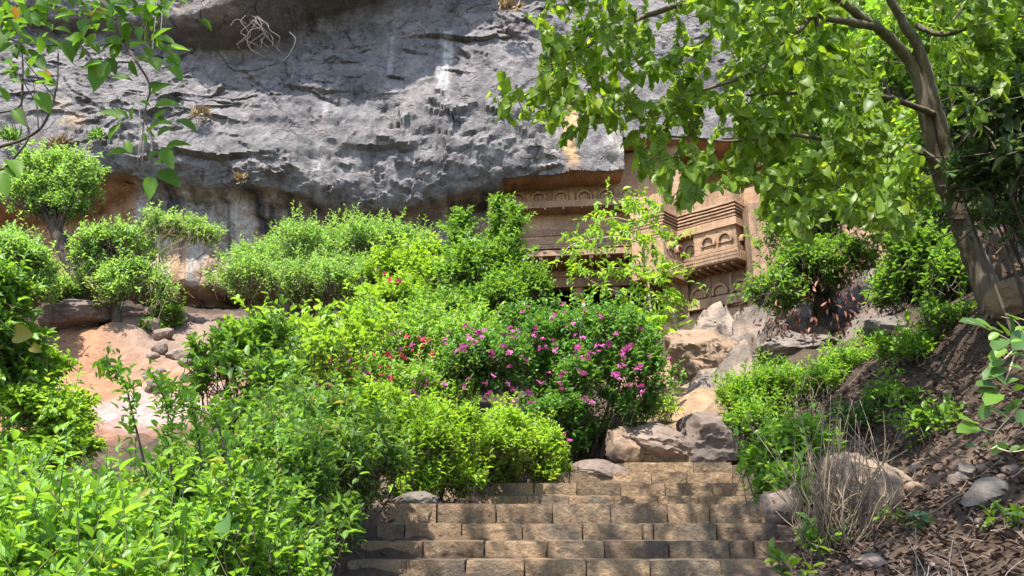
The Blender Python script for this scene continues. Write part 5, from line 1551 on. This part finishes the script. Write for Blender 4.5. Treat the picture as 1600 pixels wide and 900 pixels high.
# crown above and outside the frame: it shades the bank and the upper steps
for _ in range(900):
    q = np.array([rng.uniform(0.2, 7.5), rng.uniform(2.2, 10.5), rng.uniform(5.0, 8.5)])
    X, Yp, dp = project(q)
    if Yp < -30 or X > 1640:
        tips.append(q)
tips = np.array(tips)
LV = Leaves()
d0 = np.array([np.linalg.norm(skel - q, axis=1).min() for q in tips])
tips = tips[np.argsort(d0)]
nodes = skel.copy()
for q in tips:
    a = nodes[np.argmin(np.linalg.norm(nodes - q, axis=1))]
    nodes = np.concatenate([nodes, q[None], ((a + q) / 2)[None]])
    mid = (a + q) / 2 + np.array([0, 0, 0.08]) + rng.normal(0, 0.06, 3)
    tw.append(smooth_path([a, mid, q], [0.005, 0.004, 0.0018], 3))
    d = q - mid
    dirs.append(d / (np.linalg.norm(d) + 1e-6) + np.array([0, 0, -0.1]))
dirs = np.array(dirs)
shoots(LV, tips, dirs, 0.42, 10, 0.110, 0.096, (70, 20), 0.45, 0.5, None, jit=0.5, opposite=False, nrm=np.array([-0.15, -0.75, 0.55]))
tube_obj('twig', tw, M['bark'], big, 4)['kind'] = 'stuff'
build_leaves(LV, 'heart', M['leaf_tree'], big, 300, 'crown')
# bare pale twigs hanging under the crown
tube_obj('dead_twig', [pxpath(p, np.linspace(0.005, 0.002, len(p)), 4) for p in ([(1080, 130, 7.3), (1060, 150, 7.3), (1045, 185, 7.3), (1010, 240, 7.3)], [(1075, 150, 7.3), (1070, 165, 7.3), (1055, 220, 7.3), (1050, 260, 7.3)], [(1100, 110, 7.3), (1075, 145, 7.3), (1050, 150, 7.3)])], M['twig_dry'], big, 5)['kind'] = 'stuff'

# dark stump right behind the trunk
sp_ = at(1560, 490, 10.2)
stump = thing('tree_stump', 'dark dead stump just right of the large trunk', 'stump', (sp_[0], sp_[1], gz(sp_[0], sp_[1])))
tube_obj('trunk', [pxpath([(1565, 520, 10.2), (1562, 450, 10.2), (1560, 400, 10.2), (1564, 360, 10.2)], [0.16, 0.14, 0.13, 0.10], 5)], M['bark_dark'], stump, 9)
LV = Leaves()
q = np.array([at(1560 + rng.normal(0, 14), 375 + rng.normal(0, 26), 9.9) for _ in range(40)])
LV.add(q, np.array([0, 0, -1.0]) + 0.5 * rng.normal(size=q.shape), rng.normal(size=q.shape), 0.10, 0.05)
build_leaves(LV, 'curl', M['leaf_dead'], stump, 0, 'withered_leaves')

# bluish pointed leaf sapling at the right edge
bs = at(1640, 420, 7.6)
b10 = [Bl(1570, 190, 7.4, 70, 55, 0.6), Bl(1600, 260, 7.4, 60, 50, 0.6), Bl(1545, 260, 7.6, 50, 40, 0.5), Bl(1590, 110, 7.6, 50, 40, 0.5), Bl(1590, 330, 7.6, 40, 40, 0.5)]
rt, _ = bush('sapling', 'bluish green pointed-leaved sapling at the right edge behind the large trunk', 'sapling', b10, 130, 0.19, 0.085, 'leaf_blue', 'oval', 7, 0.5, 0.2, 300, bark='bark_dark', base=(bs[0], bs[1]), limbs=22, limb_r=0.012, droop=0.35)

# background trees up the right slope
BT = 'trees closing the slope behind the large tree'
for (lab, x, y, Y, tx, ty, cr, mt) in [
    ('mid green tree behind the large tree, rising over the temple wing', 1290, 420, 18.5, 1290, 200, [Bl(1280, 180, 18.5, 95, 100, 1.8), Bl(1340, 250, 18, 80, 90, 1.6), Bl(1250, 60, 18.5, 110, 90, 1.8), Bl(1240, 310, 18.2, 50, 55, 1.0), Bl(1290, 350, 18.0, 45, 45, 0.9), Bl(1222, 360, 17.8, 36, 45, 0.8)], 'leaf_mid'),
    ('bright green tree behind the large trunk at the top right', 1440, 420, 16, 1430, 180, [Bl(1420, 120, 16, 110, 110, 1.6), Bl(1400, 260, 15.5, 80, 80, 1.4), Bl(1500, 60, 16, 110, 90, 1.5), Bl(1440, 340, 15.5, 60, 55, 1.0)], 'leaf_hedge'),
    ('dark green tree at the right edge behind the bluish sapling', 1590, 420, 13, 1580, 200, [Bl(1560, 150, 13, 90, 110, 1.4), Bl(1620, 260, 13, 80, 110, 1.3), Bl(1530, 300, 13.2, 60, 60, 0.9), Bl(1600, 30, 13, 90, 80, 1.3)], 'leaf_dark')]:
    small_tree(lab, [(x, y, Y), (x - 3, (y + ty) / 2, Y), (tx, ty, Y)], [0.16, 0.13, 0.08], cr, 1900, 0.17, 0.095, mt, name='background_tree', group=BT, bark='bark_dark', per=8, lf=2.2)
bush('undergrowth', 'shady green undergrowth between the doorway and the large trunk', 'undergrowth', [Bl(1440, 420, 13.5, 60, 48, 0.8), Bl(1400, 450, 14, 40, 36, 0.6), Bl(1490, 440, 12.5, 40, 40, 0.6)], 1000, 0.13, 0.075, 'leaf_mid', 'cheap', 8, 0.36, 0.5, 0, lump=0.3)

# ------------------------------------------------------------------ round-leaved branch reaching in from the right
rb = np.array([2.55, 3.55, 0]); rb[2] = gz(rb[0], rb[1])
rsp = thing('round_leaved_sapling', 'bright round-leaved branch reaching in at the lower right edge', 'sapling', tuple(rb))
paths = []
main = [tuple(rb), tuple(at(1690, 700, 3.5)), tuple(at(1640, 560, 3.45))]
paths.append(smooth_path(main, [0.012, 0.009, 0.006], 5))
PX = [[(1665, 600, 3.5), (1600, 622, 3.4), (1577, 652, 3.35), (1555, 678, 3.3), (1558, 697, 3.3)], [(1555, 672, 3.3), (1540, 670, 3.25), (1528, 662, 3.2)], [(1558, 697, 3.3), (1545, 702, 3.3), (1520, 700, 3.3)], [(1558, 700, 3.3), (1580, 706, 3.3), (1605, 702, 3.3)],
      [(1655, 590, 3.5), (1590, 540, 3.4), (1555, 520, 3.35), (1510, 500, 3.3)], [(1590, 540, 3.4), (1575, 585, 3.3), (1560, 615, 3.3), (1540, 625, 3.3)], [(1620, 560, 3.4), (1590, 505, 3.4), (1565, 495, 3.35)], [(1590, 540, 3.4), (1570, 560, 3.3), (1545, 575, 3.3)], [(1650, 520, 3.4), (1600, 500, 3.4), (1580, 494, 3.4)]]
for p in PX:
    paths.append(pxpath(p, np.linspace(0.0034, 0.0016, len(p)), 4))
for p in paths[:1]:
    tube_obj('stem', [p], M['bark_pale'], rsp, 6)
for p in paths[1:]:
    tube_obj('branch', [p], M['bark_pale'], rsp, 5)
LV = Leaves()
LF = [(1525, 662, 1500, 650), (1532, 655, 1543, 628), (1530, 668, 1495, 672), (1535, 672, 1552, 680), (1528, 703, 1506, 692), (1530, 702, 1546, 690), (1550, 708, 1575, 690), (1578, 706, 1590, 698), (1595, 704, 1606, 695), (1570, 650, 1548, 636), (1572, 648, 1584, 626), (1580, 640, 1596, 622), (1575, 655, 1560, 640), (1560, 610, 1530, 612), (1560, 605, 1525, 598), (1565, 600, 1545, 582), (1570, 600, 1592, 590), (1562, 615, 1540, 630), (1585, 610, 1600, 600),
      (1545, 515, 1500, 497), (1550, 515, 1525, 495), (1560, 520, 1545, 530), (1565, 520, 1548, 510), (1575, 525, 1560, 500), (1580, 520, 1580, 490), (1585, 520, 1600, 508), (1570, 530, 1553, 545), (1580, 535, 1597, 530), (1572, 545, 1545, 560), (1575, 555, 1600, 552), (1570, 565, 1545, 572), (1575, 570, 1598, 575), (1570, 575, 1535, 590), (1560, 540, 1578, 552), (1545, 555, 1562, 575), (1590, 500, 1572, 488), (1600, 520, 1585, 545), (1555, 585, 1575, 600), (1552, 595, 1532, 583), (1600, 640, 1590, 660), (1596, 655, 1606, 672)]
for (a, b, c, d) in LF:
    Yv = 3.32 + rng.normal(0, 0.05)
    p0, p1 = at(a, b, Yv), at(c, d, Yv - rng.uniform(0.0, 0.05))
    v = p1 - p0
    l = np.linalg.norm(v) * 0.98
    LV.add(p0[None], v[None], np.array([[rng.normal(0, .3), -0.6, 0.8]]), max(l, 0.045), max(l, 0.045) * 0.66)
build_leaves(LV, 'round', M['leaf_sprig'], rsp, 300)

# ------------------------------------------------------------------ tree overhead whose twigs hang in at the top left
ovt = thing('overhanging_tree', 'leafy tree standing over the viewpoint, twigs hanging in at the top left', 'tree', (-4.6, 1.2, gz(-4.6, 1.2)))
trunk = [(-4.6, 1.2, gz(-4.6, 1.2) - 0.2), (-4.5, 1.3, 2.5), (-4.2, 1.6, 4.6), (-3.4, 2.2, 6.2), (-2.2, 3.0, 7.0), (-0.6, 3.8, 7.4), (1.0, 4.4, 7.4)]
Pt, r_ = smooth_path(trunk, [0.2, 0.17, 0.15, 0.12, 0.09, 0.06, 0.03], 6)
tube_obj('trunk', [(Pt, r_)], M['bark'], ovt, 10)
HB = [([tuple(Pt[14]), tuple(at(110, -90, 3.3)), tuple(at(158, 0, 3.2)), tuple(at(182, 24, 3.2)), tuple(at(189, 55, 3.15)), tuple(at(213, 96, 3.1)), tuple(at(234, 134, 3.1)), tuple(at(227, 172, 3.05)), tuple(at(220, 238, 3.0))], 0.012, 0.002),
      ([tuple(Pt[12]), tuple(at(-120, 60, 3.2)), tuple(at(-40, 240, 3.1)), tuple(at(0, 229, 3.1)), tuple(at(38, 217, 3.1)), tuple(at(69, 193, 3.1)), tuple(at(88, 138, 3.1)), tuple(at(91, 83, 3.1))], 0.012, 0.003),
      ([tuple(at(-40, 240, 3.1)), tuple(at(0, 265, 3.15)), tuple(at(27, 241, 3.1)), tuple(at(45, 210, 3.1)), tuple(at(34, 165, 3.1)), tuple(at(36, 100, 3.1)), tuple(at(30, 60, 3.1))], 0.007, 0.002),
      ([tuple(at(-40, 180, 3.2)), tuple(at(0, 176, 3.2)), tuple(at(31, 166, 3.2)), tuple(at(36, 130, 3.2)), tuple(at(34, 95, 3.2))], 0.006, 0.002),
      ([tuple(at(69, 193, 3.1)), tuple(at(50, 150, 3.15)), tuple(at(20, 105, 3.2)), tuple(at(0, 85, 3.2))], 0.003, 0.0015), ([tuple(at(83, 150, 3.1)), tuple(at(55, 115, 3.1)), tuple(at(30, 85, 3.1))], 0.003, 0.0015),
      ([tuple(at(60, 200, 3.1)), tuple(at(57, 160, 3.1)), tuple(at(52, 130, 3.1))], 0.003, 0.0015), ([tuple(at(230, -40, 3.2)), tuple(at(232, 20, 3.2)), tuple(at(226, 55, 3.15)), tuple(at(238, 90, 3.1))], 0.004, 0.0015),
      ([tuple(at(182, 30, 3.2)), tuple(at(150, 36, 3.15)), tuple(at(110, 42, 3.1))], 0.003, 0.0015), ([tuple(at(232, 20, 3.2)), tuple(at(245, 14, 3.15)), tuple(at(258, 20, 3.1))], 0.003, 0.0015), ([tuple(at(225, 185, 3.05)), tuple(at(240, 220, 3.0)), tuple(at(252, 232, 3.0))], 0.0025, 0.0012),
      ([tuple(at(-60, -60, 3.2)), tuple(at(20, 20, 3.2)), tuple(at(70, 40, 3.2)), tuple(at(105, 30, 3.2))], 0.005, 0.002), ([tuple(at(-50, 40, 3.2)), tuple(at(10, 60, 3.2)), tuple(at(60, 70, 3.1)), tuple(at(95, 70, 3.1))], 0.005, 0.002)]
for (pts, a, b) in HB:
    P, r = smooth_path(pts, np.linspace(a, b, len(pts)), 6)
    tube_obj('branch', [(P, r)], M['bark_dark'], ovt, 6)
LV = Leaves()
hand = [(232, 140, 252, 127), (240, 190, 258, 168), (234, 150, 262, 128), (219, 158, 232, 163), (240, 168, 279, 160), (247, 180, 256, 192), (243, 195, 268, 191), (190, 188, 155, 170), (200, 187, 184, 169), (208, 187, 205, 166), (190, 194, 168, 214), (275, 188, 308, 202), (199, 240, 165, 237), (205, 240, 198, 219), (258, 232, 294, 222), (254, 232, 268, 258), (232, 248, 247, 236), (240, 257, 262, 252), (236, 275, 234, 306), (246, 268, 278, 286), (225, 208, 228, 222), (231, 207, 246, 190), (246, 214, 268, 196), (234, 200, 240, 215),
        (161, 98, 127, 103), (167, 95, 146, 134), (168, 90, 180, 112), (173, 122, 204, 121), (205, 93, 212, 118), (190, 70, 158, 60), (188, 68, 175, 90), (160, 80, 172, 65), (236, 92, 247, 105), (256, 77, 293, 73), (258, 102, 285, 122), (255, 90, 282, 100), (265, 80, 280, 105), (240, 60, 272, 64), (236, 64, 262, 40), (228, 55, 210, 40), (240, 20, 258, 18), (238, 16, 222, 4), (172, 20, 135, 18), (158, 10, 140, 2), (185, 40, 198, 20), (186, 25, 205, 10), (182, 50, 160, 45), (236, 92, 228, 70), (215, 96, 232, 85), (205, 75, 225, 62), (240, 105, 255, 90), (262, 85, 250, 65), (200, 60, 185, 62),
        (97, 64, 113, 92), (108, 58, 125, 62), (80, 72, 55, 78), (70, 70, 60, 55), (30, 70, 24, 88), (45, 90, 68, 103), (60, 145, 76, 172), (12, 160, 0, 135), (22, 170, 38, 192), (90, 135, 70, 128), (45, 120, 42, 105), (62, 42, 50, 18), (70, 20, 62, -8), (95, 8, 85, -12), (100, 20, 105, 32), (30, 35, 12, 50), (10, 45, -5, 70), (10, 250, 30, 268), (4, 270, 8, 300), (5, 262, 25, 275), (20, 100, 0, 95), (30, 110, 5, 112), (15, 125, 35, 128), (50, 70, 30, 60), (85, 45, 110, 48), (75, 50, 62, 68), (40, 20, 25, 10), (85, 30, 105, 20), (20, 15, 0, 12), (60, 95, 45, 75), (75, 85, 90, 70)]
for (a, b, c, d) in hand:
    Yv = 3.1 + rng.normal(0, 0.04)
    p0, p1 = at(a, b, Yv), at(c, d, Yv + rng.uniform(-0.05, 0.03))
    v = p1 - p0
    l = max(np.linalg.norm(v) * 1.08, 0.045)
    LV.add(p0[None], v[None], np.array([[rng.normal(0, .4), -0.75, 0.6]]), l, l * rng.uniform(0.50, 0.62))
for _ in range(80):
    x, y = rng.normal(195, 48), abs(rng.normal(0, 38)) - 8
    p0 = at(x, y, 3.15 + rng.normal(0, 0.12))
    LV.add(p0[None], rng.normal(size=(1, 3)) + np.array([[0.2, 0, -0.4]]), np.array([[0, -0.7, 0.6]]) + 0.4 * rng.normal(size=(1, 3)), 0.078, 0.042)
for _ in range(75):                                       # looser leaves round the upper left twigs
    x, y = abs(rng.normal(0, 60)), abs(rng.normal(0, 50)) - 10
    p0 = at(x, y, 3.15 + rng.normal(0, 0.15))
    LV.add(p0[None], rng.normal(size=(1, 3)) + np.array([[0.2, 0, -0.4]]), np.array([[0, -0.5, 0.8]]) + 0.4 * rng.normal(size=(1, 3)), 0.075, 0.036)
# crown overhead, out of the picture, that dapples the lower steps
cq = []
while len(cq) < 560:
    q = np.array([rng.uniform(-5.5, 2.6), rng.uniform(0.5, 7.4), rng.uniform(6.2, 9.5)])
    X, Yp, dp = project(q)
    if Yp < -45: cq.append(q)
cq = np.array(cq)
shoots(LV, cq, rng.normal(size=cq.shape) + np.array([0, 0, 0.2]), 0.4, 9, 0.12, 0.07, flat=0.6)
tube_obj('twig', [smooth_path([Pt[np.argmin(np.linalg.norm(Pt - q, axis=1))], q], [0.012, 0.004], 3) for q in cq[::3]], M['bark'], ovt, 4)['kind'] = 'stuff'
build_leaves(LV, 'oval', M['leaf_over'], ovt, 300, 'crown')

# ------------------------------------------------------------------ small things on the cliff
dr = thing('dry_root', 'tangled bleached roots dangling from the upper cliff overhang', 'roots', tuple(at(395, 40, 25.6)))
pp = []
for k in range(10):
    x, y = 392 + rng.normal(0, 12), 22 + rng.uniform(0, 12)
    pts = [(x, y, 25.4)]
    for i in range(5):
        x += rng.normal(0, 9); y += rng.uniform(4, 16)
        pts.append((x, y, 25.4 + rng.normal(0, 0.1)))
    pp.append(pxpath(pts, np.linspace(0.011, 0.003, 6), 4))
pp.append(pxpath([(452, 50, 25.3), (462, 62, 25.3), (452, 85, 25.4), (442, 95, 25.4)], [0.014, 0.012, 0.01, 0.006], 4))
pp.append(pxpath([(360, 40, 25.3), (370, 30, 25.3), (385, 38, 25.4)], [0.012, 0.012, 0.008], 4))
tube_obj('root', pp, M['root_white'], dr, 5)['kind'] = 'stuff'
hv = thing('hanging_vine', 'thin dry vines hanging straight down the cliff at the upper left', 'vine', tuple(at(240, -20, 24.5)))
for pts in ([(248, -30, 24.5), (240, 60, 24.6), (228, 170, 24.8), (222, 260, 25.2)], [(258, -30, 24.5), (252, 40, 24.6), (250, 55, 24.6)], [(215, 130, 25.2), (219, 200, 25.2), (215, 250, 25.3)]):
    tube_obj('stem', [pxpath(pts, np.linspace(0.016, 0.012, len(pts)), 5)], M['root_white'], hv, 5)
GT = 'dry grass tufts growing on the cliff face'
for (lab, x, y, Y, s, mt) in [('dry grass tuft high on the cliff near its top centre', 795, 14, 26.4, 0.5, 'grass_dry'), ('green-tipped tuft on the cliff left of the hanging twig', 150, 213, 26.2, 0.35, 'leaf_pale'), ('straw tuft on the cliff right of the hanging twig', 312, 180, 26.3, 0.4, 'grass_dry'),
                            ('pale tuft on the dark band under the cliff lip', 376, 280, 26.3, 0.3, 'grass_dry'), ('straw coloured tuft at the far left of the cliff', 15, 215, 26.2, 0.5, 'leaf_pale'), ('straw patch above the domed tree crown', 90, 228, 26.1, 0.5, 'grass_dry')]:
    p = at(x, y, Y)
    t_ = thing('grass_tuft', lab, 'grass tuft', tuple(p), group=GT)
    LV = Leaves()
    m = 70
    q = p + rng.normal(size=(m, 3)) * np.array([0.2, 0.12, 0.06]) * s * 1.6
    LV.add(q, rng.normal(size=(m, 3)) * 0.6 + np.array([0, -0.3, 0.6]), rng.normal(size=(m, 3)), s * rng.uniform(0.6, 1.2, m), 0.022)
    build_leaves(LV, 'cheap', M[mt], t_, 0, 'blade')

# ------------------------------------------------------------------ dead leaves, grass
def litter(name, label, n, sampler, size):
    q = []
    while len(q) < n:
        x, y = sampler()
        q.append((x, y))
    q = np.array(q)
    z = ground(q[:, 0], q[:, 1]) + 0.02
    P = np.column_stack([q, z])
    LV = Leaves()
    a = rng.uniform(0, 6.28, n)
    d = np.column_stack([np.cos(a), np.sin(a), rng.normal(0.1, 0.25, n)])
    LV.add(P, d, np.array([0, 0, 1.0]) + 0.45 * rng.normal(size=(n, 3)), size * rng.uniform(0.5, 1.4, n), size * 0.5 * rng.uniform(0.6, 1.2, n))
    p, d, nn, l, w_ = LV.cat()
    V0, F0_ = T['curl']
    s = np.cross(nn, d)
    V = (p[:, None] + V0[None, :, 0, None] * (d * l[:, None])[:, None] + V0[None, :, 1, None] * (s * w_[:, None])[:, None] + V0[None, :, 2, None] * (nn * l[:, None])[:, None]).reshape(-1, 3)
    F = (F0_[None] + (np.arange(n) * len(V0))[:, None, None]).reshape(-1, 3)
    o = link(name, mesh_np(name, V, F, M['litter'], True, attrs={'rnd': ('FACE', np.repeat(rng.random(n), len(F0_)))}))
    tag(o, label, 'dead leaves', None, 'stuff')
def s_bank():
    Y = rng.uniform(4.2, 12.5)
    x0 = at(1215, 800, Y)[0]; x1 = at(1640, 700, Y)[0] + (2.5 if rng.random() < 0.25 else 0)
    return rng.uniform(x0 + 0.1, x1), Y
litter('leaf_litter', 'dead brown leaves strewn over the right bank', 6600, s_bank, 0.058)
def s_left():
    Y = rng.uniform(6.4, 10.4)
    x0 = np.interp(Y, [6.4, 7.6, 8.0, 10.4], [-1.55, -1.35, -1.3, -0.9])
    return (x0 + rng.normal(-0.15, 0.2) if Y < 8 else rng.uniform(-1.5, -0.3)), Y
litter('leaf_litter', 'curled dead leaves between the hedge and the steps', 420, s_left, 0.075)
# dry sticks lying on the bank
pp = []
for _ in range(150):
    x, y = s_bank()
    a = rng.uniform(0, 3.14); l = rng.uniform(0.08, 0.35)
    pts = [np.array([x + math.cos(a) * t * l, y + math.sin(a) * t * l, 0]) for t in (-0.5, -0.1, 0.25, 0.5)]
    pts = [p + np.array([rng.normal(0, 0.012), rng.normal(0, 0.012), gz(p[0], p[1]) + 0.02 + abs(rng.normal(0, 0.02))]) for p in pts]
    r0 = rng.uniform(0.002, 0.006)
    pp.append(smooth_path(pts, [r0, r0, r0 * 0.8, r0 * 0.5], 2))
V, F = tube_arrays(pp, 4)
tag(link('fallen_sticks', mesh_np('fallen_sticks', V, F, M['twig_dry'], True)), 'thin dry sticks scattered over the right bank', 'sticks', None, 'stuff')
# tiny red petal by the steps
fl = thing('fallen_flower', 'fallen red flower at the right end of the second step', 'flower', (0, 0, 0))
q = at(1208, 843, 6.85)
fl.location = (q[0], q[1], STEP_GEO[1][0] + 0.012)
flowers(fl, [np.array(fl.location)], 'flower_red', 0.035)
print('leaf tris', LEAF_COUNT, 'objects', len(bpy.data.objects))
